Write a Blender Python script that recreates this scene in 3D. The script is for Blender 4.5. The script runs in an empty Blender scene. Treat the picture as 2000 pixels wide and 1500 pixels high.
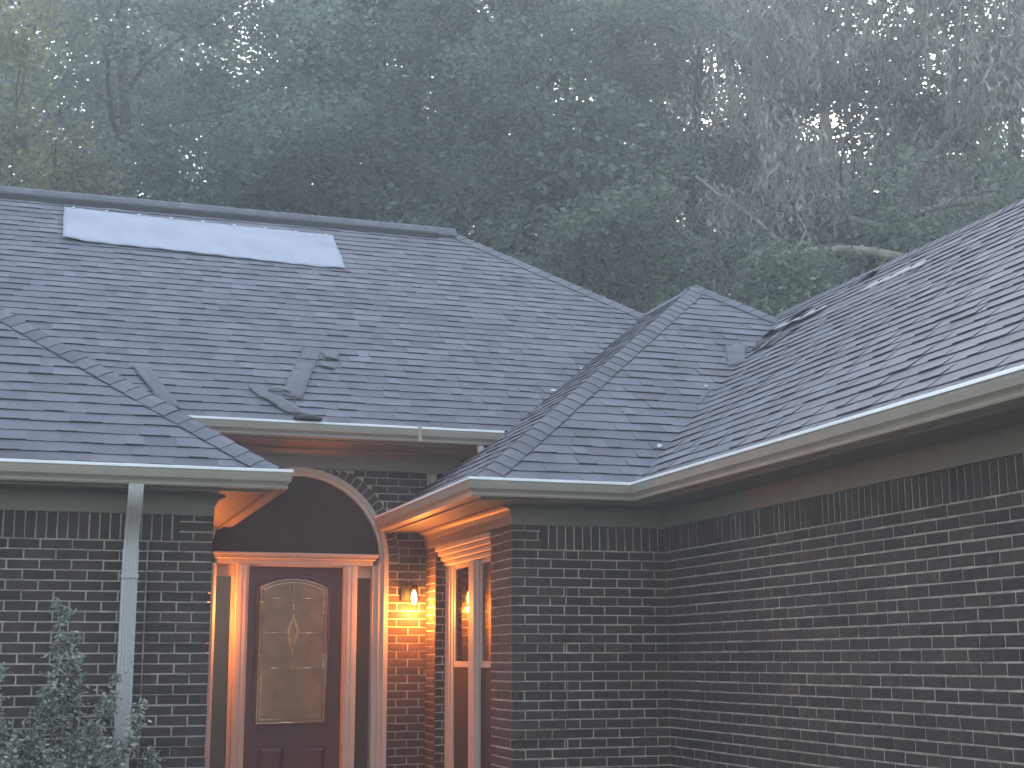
import bpy, math, random
import numpy as np
from mathutils import Vector, Matrix
R = math.radians
scene = bpy.context.scene
C = bpy.context.collection

# ------------------------------------------------------------------ camera
cam_d = bpy.data.cameras.new('camera'); cam = bpy.data.objects.new('camera', cam_d); C.objects.link(cam)
cam_d.sensor_width = 36; cam_d.lens = 49.97; cam_d.clip_start = .1; cam_d.clip_end = 3000
fw = Vector((0.30775711, 0.93222213, 0.19038769)); rt = Vector((0.94975064, -0.31299604, -0.00268228)); up = Vector((-0.05709011, -0.18164632, 0.98170532))
M = Matrix(((rt.x, up.x, -fw.x, 0), (rt.y, up.y, -fw.y, 0), (rt.z, up.z, -fw.z, 0), (0, 0, 0, 1)))
cam.matrix_world = M
scene.camera = cam
# ------------------------------------------------------------------ sky and sun
SUN_EL, SUN_AZ = 31, 26          # low in a misty sky behind the wood, azimuth measured from +Y towards +X
world = bpy.data.worlds.new('World'); scene.world = world; world.use_nodes = True
wn = world.node_tree; bg = wn.nodes['Background']
sky = wn.nodes.new('ShaderNodeTexSky'); sky.sky_type = 'NISHITA'; sky.sun_disc = False
sky.sun_elevation = R(SUN_EL); sky.sun_rotation = R(SUN_AZ); sky.air_density = 1.3; sky.dust_density = 1.6; sky.ozone_density = 1.5
hs = wn.nodes.new('ShaderNodeHueSaturation'); hs.inputs['Saturation'].default_value = .66   # thin overcast
wn.links.new(sky.outputs[0], hs.inputs['Color']); wn.links.new(hs.outputs[0], bg.inputs[0]); bg.inputs[1].default_value = .15
sd = bpy.data.lights.new('sun', 'SUN'); sun = bpy.data.objects.new('sun', sd); C.objects.link(sun)
sd.energy = 1.3; sd.angle = R(14); sd.color = (1, .93, .84)
az, el = R(SUN_AZ), R(SUN_EL)
tosun = Vector((math.sin(az) * math.cos(el), math.cos(az) * math.cos(el), math.sin(el)))
sun.rotation_euler = tosun.to_track_quat('Z', 'Y').to_euler()
scene.view_settings.view_transform = 'Standard'; scene.view_settings.look = 'None'
scene.view_settings.exposure = 2.42; scene.view_settings.gamma = 1
GZ = -1.55                          # ground level; the camera is at the origin
EAVE = 1.26; PITCH = .75

# ------------------------------------------------------------------ materials
def nodes(name):
    m = bpy.data.materials.new(name); m.use_nodes = True
    nt = m.node_tree; return m, nt, nt.nodes['Principled BSDF']
def lk(nt, a, b): nt.links.new(a, b)
def ramp(nt, fac, stops):
    r = nt.nodes.new('ShaderNodeValToRGB'); els = r.color_ramp.elements
    while len(els) < len(stops): els.new(.5)
    for e, (p_, c) in zip(els, stops): e.position = p_; e.color = (*c, 1)
    lk(nt, fac, r.inputs[0]); return r.outputs[0]
def noise(nt, scale, detail=4, rough=.6, vec=None):
    n = nt.nodes.new('ShaderNodeTexNoise'); n.inputs['Scale'].default_value = scale
    n.inputs['Detail'].default_value = detail; n.inputs['Roughness'].default_value = rough
    if vec is None:
        tc = nt.nodes.new('ShaderNodeTexCoord'); vec = tc.outputs['Object']
    lk(nt, vec, n.inputs['Vector']); return n.outputs['Fac']
def mixc(nt, a, b, fac, mode='MIX'):
    x = nt.nodes.new('ShaderNodeMix'); x.data_type = 'RGBA'; x.blend_type = mode
    for s, v in ((x.inputs[6], a), (x.inputs[7], b), (x.inputs[0], fac)):
        if isinstance(v, (int, float)): s.default_value = v
        elif isinstance(v, tuple): s.default_value = (*v, 1)
        else: lk(nt, v, s)
    return x.outputs[2]
def bump(nt, bs, h, strength=.3, dist=.002):
    b = nt.nodes.new('ShaderNodeBump'); b.inputs['Strength'].default_value = strength; b.inputs['Distance'].default_value = dist
    lk(nt, h, b.inputs['Height']); lk(nt, b.outputs[0], bs.inputs['Normal'])
def island(nt):
    g = nt.nodes.new('ShaderNodeNewGeometry'); return g.outputs['Random Per Island']
def surf(name, c1, c2, rough=.7, scale=8, isl=None, bs_=.3, bd=.002, bscale=60, spec=.5, detail=4):
    m, nt, b = nodes(name)
    col = ramp(nt, noise(nt, scale, detail), [(.3, c1), (.7, c2)])
    if isl:
        col = mixc(nt, col, ramp(nt, island(nt), isl), 1.0, 'MULTIPLY')
    lk(nt, col, b.inputs['Base Color']); b.inputs['Roughness'].default_value = rough
    b.inputs['Specular IOR Level'].default_value = spec
    bump(nt, b, noise(nt, bscale, 5), bs_, bd)
    return m
g3 = lambda v: (v, v, v)
def shingle_mat(name, lo, hi):
    m, nt, b = nodes(name)
    tab = ramp(nt, island(nt), [(0, lo), (.35, tuple(.6 * a + .4 * c for a, c in zip(lo, hi))), (.75, tuple(.35 * a + .65 * c for a, c in zip(lo, hi))), (1, hi)])
    gran = ramp(nt, noise(nt, 420, 3, .8), [(.3, g3(.55)), (.5, g3(1)), (.72, g3(1.5))])
    blot = ramp(nt, noise(nt, 1.6, 5, .6), [(.3, g3(.86)), (.7, g3(1.12))])
    col = mixc(nt, mixc(nt, tab, gran, .75, 'MULTIPLY'), blot, 1.0, 'MULTIPLY')
    lk(nt, col, b.inputs['Base Color']); b.inputs['Roughness'].default_value = .82; b.inputs['Specular IOR Level'].default_value = .35
    bump(nt, b, noise(nt, 300, 3), .5, .002); return m
MT = {}
MT['shingle'] = shingle_mat('roof_shingle', (.100, .101, .119), (.150, .152, .177))
MT['edge'] = surf('shingle_cut_edge', (.026, .027, .036), (.042, .044, .056), .95, 30)
MT['felt'] = surf('black_roof_felt', (.012, .013, .016), (.022, .023, .027), .8, 20)
MT['cap'] = shingle_mat('cap_shingle', (.100, .102, .119), (.140, .143, .165))
MT['underside'] = surf('shingle_underside', (.085, .085, .10), (.135, .135, .155), .9, 14)
MT['brick'] = surf('dark_brown_brick', (.031, .023, .023), (.056, .040, .038), .85, 26,
                   isl=[(0, (.62, .6, .66)), (.3, (.95, .92, .98)), (.7, (1.1, 1.02, 1.0)), (1, (1.4, 1.22, 1.16))], bs_=.9, bd=.003, bscale=55)
m, nt, b = nodes('tan_mortar')
col = mixc(nt, ramp(nt, noise(nt, 7, 6, .75), [(.30, (.18, .16, .135)), (.50, (.37, .33, .28)), (.70, (.54, .485, .41))]), ramp(nt, noise(nt, .9, 4), [(.3, g3(.75)), (.65, g3(1.1))]), 1.0, 'MULTIPLY')
lk(nt, col, b.inputs['Base Color']); b.inputs['Roughness'].default_value = .95; bump(nt, b, noise(nt, 90, 5), 1, .004); MT['mortar'] = m
m, nt, b = nodes('dark_brown_brick')
base = ramp(nt, noise(nt, 26, 5), [(.3, (.034, .026, .026)), (.7, (.060, .044, .042))])
base = mixc(nt, base, ramp(nt, island(nt), [(0, (.72, .70, .76)), (.35, (.95, .92, .97)), (.75, (1.1, 1.03, 1.0)), (1, (1.3, 1.17, 1.12))]), 1.0, 'MULTIPLY')
base = mixc(nt, base, ramp(nt, noise(nt, 1.1, 5, .65), [(.35, g3(.82)), (.7, g3(1.22))]), 1.0, 'MULTIPLY')
smear = ramp(nt, noise(nt, 13, 7, .8), [(.60, g3(0)), (.72, g3(.42))])
base = mixc(nt, base, (.20, .18, .155), smear)
lk(nt, base, b.inputs['Base Color']); b.inputs['Roughness'].default_value = .88; bump(nt, b, noise(nt, 55, 5), .9, .003); MT['brick'] = m
def paint(name, c, rough=.45):
    c2 = tuple(v * .86 for v in c)
    m, nt, b = nodes(name)
    col = mixc(nt, ramp(nt, noise(nt, 3, 6, .7), [(.3, c2), (.6, c)]), ramp(nt, noise(nt, 45, 4), [(.25, g3(.9)), (.6, g3(1))]), 1.0, 'MULTIPLY')
    lk(nt, col, b.inputs['Base Color']); b.inputs['Roughness'].default_value = rough
    bump(nt, b, noise(nt, 18, 3), .12, .003); return m
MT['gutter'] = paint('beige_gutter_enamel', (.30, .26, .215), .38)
MT['trim'] = paint('beige_trim_paint', (.19, .170, .152), .5)
MT['bead'] = paint('skylit_gutter_lip', (.78, .78, .76), .25)  # top lip paler than the gutter: light from the sky put into its colour
MT['soffit'] = paint('taupe_soffit_paint', (.15, .132, .115), .6)
MT['white'] = paint('off_white_door_trim', (.45, .40, .37), .6)
MT['downspout'] = paint('pale_downspout_enamel', (.46, .44, .44), .45)
MT['door'] = surf('oxblood_door_paint', (.048, .014, .018), (.075, .02, .024), .38, 5, bs_=.15, bscale=30)
MT['came'] = None
def simple(name, c, rough=.5, metal=0, spec=.5):
    m, nt, b = nodes(name); b.inputs['Base Color'].default_value = (*c, 1)
    col = ramp(nt, noise(nt, 25, 3), [(.3, tuple(v * .85 for v in c)), (.7, c)]); lk(nt, col, b.inputs['Base Color'])
    b.inputs['Roughness'].default_value = rough; b.inputs['Metallic'].default_value = metal; b.inputs['Specular IOR Level'].default_value = spec
    return m
MT['came'] = simple('silver_came', (.75, .75, .76), .22, .9)
MT['brass'] = simple('bright_bevel_brass', (.9, .68, .35), .2, .9)
MT['bronze'] = simple('dark_bronze_metal', (.05, .038, .03), .45, .7)
MT['doorglass'] = surf('textured_amber_glass', (.16, .105, .062), (.27, .18, .105), .22, 5, bs_=.5, bd=.002, bscale=140)
MT['darkglass'] = simple('dark_window_glass', (.022, .014, .012), .06, 0, .8)
MT['transom'] = surf('dark_transom_glass', (.030, .015, .015), (.042, .022, .021), .55, 3, bs_=.05, spec=.15)
MT['screen'] = surf('dark_insect_screen', (.014, .009, .010), (.022, .014, .015), .8, 40)
MT['sideglass'] = surf('dark_sidelight_glass', (.045, .032, .022), (.075, .052, .036), .18, 3.5, bs_=.2, bscale=12)
MT['sticker'] = simple('yellow_green_sticker', (.55, .6, .06), .5)
MT['sheet'] = surf('pale_underlayment_sheet', (.225, .25, .30), (.28, .31, .365), .6, 2.2, bs_=.35, bd=.006, bscale=9)
MT['flash'] = surf('grey_patch_membrane', (.09, .093, .11), (.145, .15, .172), .85, 9, bs_=.4, bd=.003)
MT['pink'] = surf('bare_torn_fibreglass', (.30, .26, .265), (.42, .37, .375), .9, 30)
MT['scrap'] = surf('white_paper_scrap', (.5, .5, .5), (.65, .65, .65), .8, 30)
MT['bark'] = surf('grey_brown_bark', (.07, .058, .046), (.16, .135, .11), .95, 9, bs_=1, bd=.02, bscale=22)
MT['palebark'] = surf('pale_lichened_bark', (.16, .145, .115), (.34, .31, .25), .95, 5, bs_=1, bd=.02, bscale=22)
MT['grass'] = surf('lawn', (.03, .055, .018), (.06, .09, .03), .95, 3)
MT['concrete'] = surf('porch_concrete', (.3, .29, .27), (.42, .4, .37), .9, 6)
def leafmat(name, c1, c2, trans=.45):
    m, nt, b = nodes(name)
    col = mixc(nt, ramp(nt, island(nt), [(0, c1), (1, c2)]), ramp(nt, noise(nt, .55, 3), [(.3, g3(.55)), (.7, g3(1.55))]), 1.0, 'MULTIPLY')
    lk(nt, col, b.inputs['Base Color']); b.inputs['Roughness'].default_value = .55; b.inputs['Specular IOR Level'].default_value = .4
    tr = nt.nodes.new('ShaderNodeBsdfTranslucent'); lk(nt, col, tr.inputs[0])
    mx = nt.nodes.new('ShaderNodeMixShader'); mx.inputs[0].default_value = trans
    lk(nt, b.outputs[0], mx.inputs[1]); lk(nt, tr.outputs[0], mx.inputs[2])
    lk(nt, mx.outputs[0], nt.nodes['Material Output'].inputs[0]); return m
MT['leaf_a'] = leafmat('green_leaf', (.105, .145, .100), (.205, .255, .175))
MT['leaf_b'] = leafmat('deep_green_leaf', (.090, .125, .098), (.180, .225, .165))
MT['leaf_c'] = leafmat('yellowing_leaf', (.14, .14, .075), (.27, .24, .125))
MT['leaf_d'] = leafmat('withered_brown_leaf', (.19, .185, .15), (.38, .36, .29), .25)
MT['leaf_s'] = leafmat('privet_leaf', (.15, .175, .14), (.46, .48, .42), .2)
m, nt, b = nodes('glowing_filament')
e = nt.nodes.new('ShaderNodeEmission'); e.inputs[0].default_value = (1, .56, .14, 1); e.inputs[1].default_value = 12
lk(nt, e.outputs[0], nt.nodes['Material Output'].inputs[0]); MT['filament'] = m
m, nt, b = nodes('clear_lamp_glass'); b.inputs['Base Color'].default_value = (1, .93, .8, 1); b.inputs['Roughness'].default_value = .02
b.inputs['Transmission Weight'].default_value = 1; b.inputs['IOR'].default_value = 1.05; MT['lampglass'] = m

# ------------------------------------------------------------------ mesh helpers
def tag(o, label=None, cat=None, group=None, kind=None):
    if label: o['label'] = label
    if cat: o['category'] = cat
    if group: o['group'] = group
    if kind: o['kind'] = kind
    return o
def empty(name, loc=(0, 0, 0), rz=0):
    o = bpy.data.objects.new(name, None); C.objects.link(o); o.location = loc; o.rotation_euler = (0, 0, rz); return o
class MB:
    def __init__(s): s.v = []; s.f = []; s.m = []
    def face(s, pts, mi=0):
        n = len(s.v); s.v += [tuple(p) for p in pts]; s.f.append(tuple(range(n, n + len(pts)))); s.m.append(mi)
    def raw(s, vs, fs, mi=0):
        n = len(s.v); s.v += [tuple(p) for p in vs]
        for k, f in enumerate(fs): s.f.append(tuple(i + n for i in f)); s.m.append(mi if isinstance(mi, int) else mi[k])
    def box(s, x0, x1, y0, y1, z0, z1, mi=0, bev=0.0):
        if bev:
            b_ = min(bev, (x1 - x0) / 3, (y1 - y0) / 3, (z1 - z0) / 3)
            vs = []
            for (X, Xi) in ((x0, x0 + b_), (x1, x1 - b_)):
                for (Y, Yi) in ((y0, y0 + b_), (y1, y1 - b_)):
                    for (Z, Zi) in ((z0, z0 + b_), (z1, z1 - b_)):
                        vs += [(X, Yi, Zi), (Xi, Y, Zi), (Xi, Yi, Z)]
            idx = lambda a, b2, c, k: ((a * 2 + b2) * 2 + c) * 3 + k
            fs = [[idx(a, 0, 0, 0), idx(a, 1, 0, 0), idx(a, 1, 1, 0), idx(a, 0, 1, 0)] for a in (0, 1)]
            fs += [[idx(0, a, 0, 1), idx(1, a, 0, 1), idx(1, a, 1, 1), idx(0, a, 1, 1)] for a in (0, 1)]
            fs += [[idx(0, 0, a, 2), idx(1, 0, a, 2), idx(1, 1, a, 2), idx(0, 1, a, 2)] for a in (0, 1)]
            for a in (0, 1):
                for c in (0, 1):
                    fs.append([idx(a, c, 0, 0), idx(a, c, 1, 0), idx(a, c, 1, 1), idx(a, c, 0, 1)])
                    fs.append([idx(a, 0, c, 0), idx(a, 1, c, 0), idx(a, 1, c, 2), idx(a, 0, c, 2)])
                    fs.append([idx(0, a, c, 1), idx(1, a, c, 1), idx(1, a, c, 2), idx(0, a, c, 2)])
                    for d in (0, 1): fs.append([idx(a, c, d, 0), idx(a, c, d, 1), idx(a, c, d, 2)])
            s.raw(vs, fs, mi); return
        vs = [(x, y, z) for x in (x0, x1) for y in (y0, y1) for z in (z0, z1)]
        s.raw(vs, [(0, 1, 3, 2), (4, 6, 7, 5), (0, 4, 5, 1), (2, 3, 7, 6), (0, 2, 6, 4), (1, 5, 7, 3)], mi)
    def tube(s, pts, rads, n=8, mi=0, cap=True):
        pts = [Vector(p) for p in pts]; base = len(s.v); ref = Vector((0, 0, 1))
        for i, p_ in enumerate(pts):
            d = (pts[min(i + 1, len(pts) - 1)] - pts[max(i - 1, 0)]).normalized()
            a = d.cross(ref if abs(d.z) < .95 else Vector((1, 0, 0))).normalized(); b_ = d.cross(a)
            for k in range(n):
                t = 2 * math.pi * k / n
                s.v.append(tuple(p_ + (a * math.cos(t) + b_ * math.sin(t)) * rads[i]))
        for i in range(len(pts) - 1):
            for k in range(n):
                a0 = base + i * n + k; a1 = base + i * n + (k + 1) % n
                s.f.append((a0, a1, a1 + n, a0 + n)); s.m.append(mi)
        if cap:
            s.f.append(tuple(base + k for k in range(n))); s.m.append(mi)
            s.f.append(tuple(base + (len(pts) - 1) * n + k for k in range(n))); s.m.append(mi)
    def sweep(s, prof, path, mi=0, cap=True):
        """closed profile of (outward, z) swept along a horizontal polyline; outward is to the right of travel"""
        P = [Vector((p[0], p[1])) for p in path]; rings = []
        for i, p_ in enumerate(P):
            ns = []
            if i > 0: d = (P[i] - P[i - 1]).normalized(); ns.append(Vector((d.y, -d.x)))
            if i < len(P) - 1: d = (P[i + 1] - P[i]).normalized(); ns.append(Vector((d.y, -d.x)))
            n_ = ns[0] if len(ns) == 1 else (ns[0] + ns[1]) / (1 + ns[0].dot(ns[1]))
            rings.append([(p_.x + n_.x * o, p_.y + n_.y * o, z) for o, z in prof])
        base = len(s.v); k = len(prof)
        for r_ in rings: s.v += r_
        for i in range(len(P) - 1):
            for j in range(k):
                a = base + i * k + j; b_ = base + i * k + (j + 1) % k
                s.f.append((a, b_, b_ + k, a + k)); s.m.append(mi)
        if cap:
            s.f.append(tuple(base + j for j in range(k))); s.m.append(mi)
            s.f.append(tuple(base + (len(P) - 1) * k + j for j in range(k))); s.m.append(mi)
    def build(s, name, mats, parent=None, smooth=False):
        me = bpy.data.meshes.new(name); me.from_pydata(s.v, [], s.f)
        for m_ in (mats if isinstance(mats, (list, tuple)) else [mats]): me.materials.append(m_)
        me.polygons.foreach_set('material_index', s.m)
        if smooth: me.polygons.foreach_set('use_smooth', [True] * len(s.f))
        me.validate(); me.update()
        if not smooth or True:
            import bmesh
            bm = bmesh.new(); bm.from_mesh(me); bmesh.ops.recalc_face_normals(bm, faces=bm.faces); bm.to_mesh(me); bm.free()
        o = bpy.data.objects.new(name, me); C.objects.link(o)
        if parent: o.parent = parent
        return o
def rects(x0, x1, y0, y1): return [(x0, y0), (x1, y0), (x1, y1), (x0, y1)]
def clip(poly, half):
    """Sutherland-Hodgman against one half plane a*u+b*v<=c"""
    a, b_, c = half; out = []
    for i in range(len(poly)):
        p_, q = poly[i], poly[(i + 1) % len(poly)]
        dp = a * p_[0] + b_ * p_[1] - c; dq = a * q[0] + b_ * q[1] - c
        if dp <= 0: out.append(p_)
        if (dp < 0 < dq) or (dq < 0 < dp):
            t = dp / (dp - dq); out.append((p_[0] + t * (q[0] - p_[0]), p_[1] + t * (q[1] - p_[1])))
    return out
def inside(pt, poly):
    x, y = pt; r_ = False
    for i in range(len(poly)):
        (x1, y1), (x2, y2) = poly[i], poly[i - 1]
        if (y1 > y) != (y2 > y) and x < (x2 - x1) * (y - y1) / (y2 - y1) + x1: r_ = not r_
    return r_

# ------------------------------------------------------------------ setting
g = MB(); N = 24; S = 900
g.face([(-S, -S, GZ), (S, -S, GZ), (S, S, GZ), (-S, S, GZ)])
tag(g.build('ground', MT['grass']), kind='structure')
g = MB(); g.box(1.11, 3.24, 9.95, 12.34, GZ + .004, -1.27); tag(g.build('porch_floor', MT['concrete']), kind='structure')
g = MB(); g.face([(1.3, 4, GZ + .006), (3.0, 4, GZ + .006), (3.0, 9.94, GZ + .006), (1.3, 9.94, GZ + .006)]); tag(g.build('path', MT['concrete']), kind='structure')

# ------------------------------------------------------------------ the house
house = empty('brick_house', (2, 12, GZ)); tag(house, 'dark brown brick house with grey shingle hip roofs and an arched entry', 'house')
class HP:   # parent wrapper: parts are built in world coordinates
    pass
def part(mb, name, mats, parent=house, smooth=False, label=None):
    o = mb.build(name, mats, None, smooth)
    o.parent = parent
    # keep world coordinates
    off = Vector((0, 0, 0)); q = parent
    while q: off += q.location; q = q.parent
    o.data.transform(Matrix.Translation(-off))
    if label: o['label'] = label
    return o

# ---- roof slopes of laminated shingles
EXPO = .143
def roof(poly_xy, base, inward, rnd, skip=(), name='roof_slope'):
    """poly in plan; base=(x,y) point of the eave line at height z0; inward = plan direction of the rise"""
    (bx, by, z0) = base; ix, iy = inward; ux, uy = iy, -ix           # u horizontal along the eave
    k = math.sqrt(1 + PITCH ** 2)
    nrm = Vector((-ix * PITCH, -iy * PITCH, 1)) / k
    def to3(u, v, h=0):
        d = v / k
        return (bx + ux * u + ix * d + nrm.x * h, by + uy * u + iy * d + nrm.y * h, z0 + PITCH * d + nrm.z * h)
    uv = [((x - bx) * ux + (y - by) * uy, ((x - bx) * ix + (y - by) * iy) * k) for x, y in poly_xy]
    area = sum(uv[i - 1][0] * uv[i][1] - uv[i][0] * uv[i - 1][1] for i in range(len(uv)))
    if area < 0: uv = uv[::-1]
    halves = []
    for i in range(len(uv)):
        (x1, y1), (x2, y2) = uv[i], uv[(i + 1) % len(uv)]
        dx, dy = x2 - x1, y2 - y1; halves.append((dy, -dx, dy * x1 - dx * y1))
    mb = MB()
    top = [to3(u, v, -.012) for u, v in uv]; bot = [to3(u, v, -.05) for u, v in uv]; n = len(uv)
    mb.raw(top + bot, [tuple(range(n)), tuple(range(2 * n - 1, n - 1, -1))] + [(i, (i + 1) % n, (i + 1) % n + n, i + n) for i in range(n)], 2)
    u0, u1 = min(p[0] for p in uv), max(p[0] for p in uv); v1 = max(p[1] for p in uv)
    skips = [[((x - bx) * ux + (y - by) * uy, ((x - bx) * ix + (y - by) * iy) * k) for x, y in sp] for sp in skip]
    row = 0; v = -.03
    ph = [rnd.uniform(0, 6) for _ in range(400)]
    while v < v1:
        u = u0 - rnd.uniform(0, .3); thick = False
        while u < u1:
            w = rnd.uniform(.10, .30) if not thick else rnd.uniform(.09, .24)
            cu, cv = u + w / 2, v + EXPO / 2
            hb = (.013 if thick else .0075) + rnd.uniform(-.001, .002)
            wob = lambda t: .0045 * math.sin(t * 2.1 + ph[row % 400]) + .003 * math.sin(t * 7.3 + ph[(row + 50) % 400])
            drop = rnd.uniform(-.003, .004)
            ve = v + EXPO + .012
            poly = [(u, v + wob(u) - drop), (u + w * .5, v + wob(u + w * .5) - drop), (u + w, v + wob(u + w) - drop), (u + w, ve), (u, ve)]
            ok = not any(inside((cu, cv), sp) for sp in skips)
            if ok:
                for h_ in halves:
                    poly = clip(poly, h_)
                    if len(poly) < 3: break
                if len(poly) >= 3:
                    lift = rnd.uniform(0, .002)
                    def hh(vv): return max(.0008, hb + lift - (vv - v) / (EXPO + .012) * (hb - .0008))
                    tp = [to3(a, c, hh(c)) for a, c in poly]; bt = [to3(a, c, -.008) for a, c in poly]
                    q = len(poly)
                    mb.raw(tp + bt, [tuple(range(q))] + [(i, (i + 1) % q, (i + 1) % q + q, i + q) for i in range(q)], [0] + [1] * q)
            u += w; thick = not thick if rnd.random() < .8 else thick
        v += EXPO; row += 1
    o = part(mb, name, [MT['shingle'], MT['edge'], MT['felt']])
    return o, to3
rnd = random.Random(5)
MAINZ = 1.98; ME = 11.82
roof([(-6, ME), (3.87, ME), (6.23, 14.18), (4.56, 15.85), (-6, 15.85)], (0, ME, MAINZ), (0, 1), rnd,
     skip=[[(2.30, 12.86), (2.50, 12.86), (2.50, 12.78), (2.3, 12.78)], [(4.25, 13.35), (4.36, 13.35), (4.36, 13.27), (4.25, 13.27)]])
roof([(-6, 9.53), (1.46, 9.53), (-1.86, 12.85), (-6, 12.85)], (0, 9.53, EAVE), (0, 1), rnd)
roof([(2.91, 9.53), (4.104, 9.53), (6.83, 12.25), (6.23, 12.85)], (2.91, 9.53, EAVE), (0, 1), rnd)
TEAR = [[(6.36, 11.92), (6.30, 11.45), (6.30, 10.95), (6.16, 10.86), (5.98, 10.90), (6.10, 11.42), (6.28, 11.9)],
        [(6.40, 9.25), (6.535, 9.25), (6.535, 11.85), (6.40, 11.85)],
        [(6.86, 10.80), (6.95, 10.80), (6.95, 10.62), (6.86, 10.62)], [(6.55, 11.62), (6.68, 11.62), (6.68, 11.45), (6.55, 11.45)]]
rr, toR = roof([(4.104, -2), (4.104, 9.53), (6.83, 12.25), (7.0, 12.42), (7.0, -2)], (4.104, 9.53, EAVE), (1, 0), rnd, skip=TEAR)
roof([(2.91, 9.53), (6.23, 12.85), (6.23, 14.18), (2.91, 10.86)], (2.91, 9.53, EAVE), (1, 0), rnd)
roof([(2.91, 10.86), (4.35, 12.3), (2.91, 12.3)], (2.91, 9.53, EAVE), (1, 0), rnd)
roof([(1.46, 9.53), (1.46, 10.87), (-1.86, 14.19), (-1.86, 12.85)], (1.46, 9.53, EAVE), (-1, 0), rnd)
roof([(1.46, 10.87), (1.46, 12.25), (.08, 12.25)], (1.46, 9.53, EAVE), (-1, 0), rnd)
roof([(-6, 15.85), (4.56, 15.85), (8.6, 19.89), (-6, 19.89)], (0, 19.89, 1.97), (0, -1), rnd)
roof([(4.56, 15.85), (6.23, 14.18), (8.6, 14.18), (8.6, 19.89)], (8.6, 15.85, 1.97), (-1, 0), rnd)
roof([(7.0, -2), (7.0, 12.42), (9.9, 12.42), (9.9, -2)], (9.9, 0, 1.255), (-1, 0), rnd)
roof([(6.24, 12.86), (6.24, 14.18), (9.5, 14.18), (9.5, 12.43), (6.67, 12.43)], (9.56, 13, EAVE), (-1, 0), rnd)

# ---- hip and ridge caps: overlapping folded shingles
def caps(p0, p1, nl, nr, rnd, half=.135, expo=.143, h0=.012, name='hip_cap', vent=0):
    """p0 low end, p1 high end, nl/nr unit vectors lying in the two slopes, square to the line, pointing away from it (down-slope)"""
    p0, p1, nl, nr = map(Vector, (p0, p1, nl, nr)); L = (p1 - p0).length; d = (p1 - p0) / L
    nup = (-(nl + nr)).normalized(); mb = MB(); t = -.02
    if nup.z < 0: nup = -nup
    while t < L:
        tt = min(t + expo + .06, L + .02); w0 = half * rnd.uniform(.985, 1.015); sk = rnd.uniform(-.004, .004)
        hb, ht = .019 + rnd.uniform(0, .003) + vent, h0 + vent
        pts = []
        for (s_, hgt) in ((t, hb), (tt, ht)):
            c = p0 + d * s_
            for (side, wgt) in ((nl, 1), (nl, .45), (None, .0), (nr, .45), (nr, 1)):
                q = c + (side * (w0 * wgt) if side is not None else Vector((0, 0, 0)))
                lift = nup * (hgt + (.010 if wgt == 0 else .012 if wgt == .45 else 0) - (vent * .5 if wgt == 1 else 0))
                q = q + lift + d * (sk * (1 if side is nl else -1) * wgt)
                pts.append(q)
        n = 5; und = [q - nup * .016 for q in pts]
        fs, mi = [], []
        for i in range(4): fs.append((i, i + 1, i + 6, i + 5)); mi.append(0)
        o_ = 10
        for i in range(4): fs.append((i, i + 1, i + 1 + o_, i + o_)); mi.append(1)
        for a, b_ in ((0, 5), (4, 9)): fs.append((a, b_, b_ + o_, a + o_)); mi.append(1)
        for i in range(4): fs.append((i + o_, i + 1 + o_, i + 6 + o_, i + 5 + o_)); mi.append(1)
        mb.raw(pts + und, fs, mi); t += expo
    return part(mb, name, [MT['cap'], MT['edge']], smooth=False)
def slope_dir(line, inward):
    """unit vector in the slope plane rising towards `inward`, square to line, pointing down/away"""
    k = math.sqrt(1 + PITCH ** 2); n = Vector((-inward[0] * PITCH, -inward[1] * PITCH, 1)) / k
    l = Vector(line).normalized(); c = n.cross(l).normalized(); return c
def hip(a, b_, in1, in2, **kw):
    line = Vector(b_) - Vector(a); m1 = slope_dir(line, in1); m2 = slope_dir(line, in2)
    # each must point to its own slope side (opposite to the other slope's rise)
    if m1.dot(Vector((in2[0], in2[1], 0))) < 0: m1 = -m1
    if m2.dot(Vector((in1[0], in1[1], 0))) < 0: m2 = -m2
    return caps(a, b_, m1, m2, rnd, **kw)
zz = lambda t: EAVE + PITCH * t
hip((1.47, 9.52, zz(-.01)), (-1.86, 12.85, zz(3.32)), (0, 1), (-1, 0))
hip((2.90, 9.52, zz(-.01)), (6.23, 12.85, zz(3.32)), (0, 1), (1, 0))
hip((6.83, 12.25, zz(2.72)), (6.23, 12.85, zz(3.32)), (0, 1), (-1, 0))
hip((6.23, 14.2, zz(2.36) + PITCH * .02 + .70), (4.56, 15.85, MAINZ + PITCH * 4.03), (0, 1), (-1, 0)) if False else \
    hip((6.23, 14.18, MAINZ + PITCH * 2.36), (4.56, 15.85, MAINZ + PITCH * 4.03), (0, 1), (-1, 0))
caps((6.23, 14.2, zz(3.32)), (6.23, 12.85, zz(3.32)), (-.8, 0, -.6), (.8, 0, -.6), rnd, name='ridge_cap')
caps((7.0, -2, zz(2.896)), (7.0, 12.42, zz(2.896)), (-.8, 0, -.6), (.8, 0, -.6), rnd, name='ridge_cap', half=.12)
rz_ = MAINZ + PITCH * 4.03
caps((-6, 15.85, rz_), (4.50, 15.85, rz_), (0, -.8, -.6), (0, .8, -.6), rnd, name='ridge_cap', half=.105, vent=.075)
vb = MB()
vb.raw([(x, 15.85 + sy * dy, rz_ + z) for x in (-6, 4.28) for (sy, dy, z) in ((-1, .125, -.09), (-1, .11, -.012), (0, 0, .072), (1, .11, -.012), (1, .125, -.09))],
       [(0, 1, 6, 5), (1, 2, 7, 6), (2, 3, 8, 7), (3, 4, 9, 8), (0, 1, 2, 3, 4), (5, 6, 7, 8, 9)])
part(vb, 'ridge_vent', MT['felt'])

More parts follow.
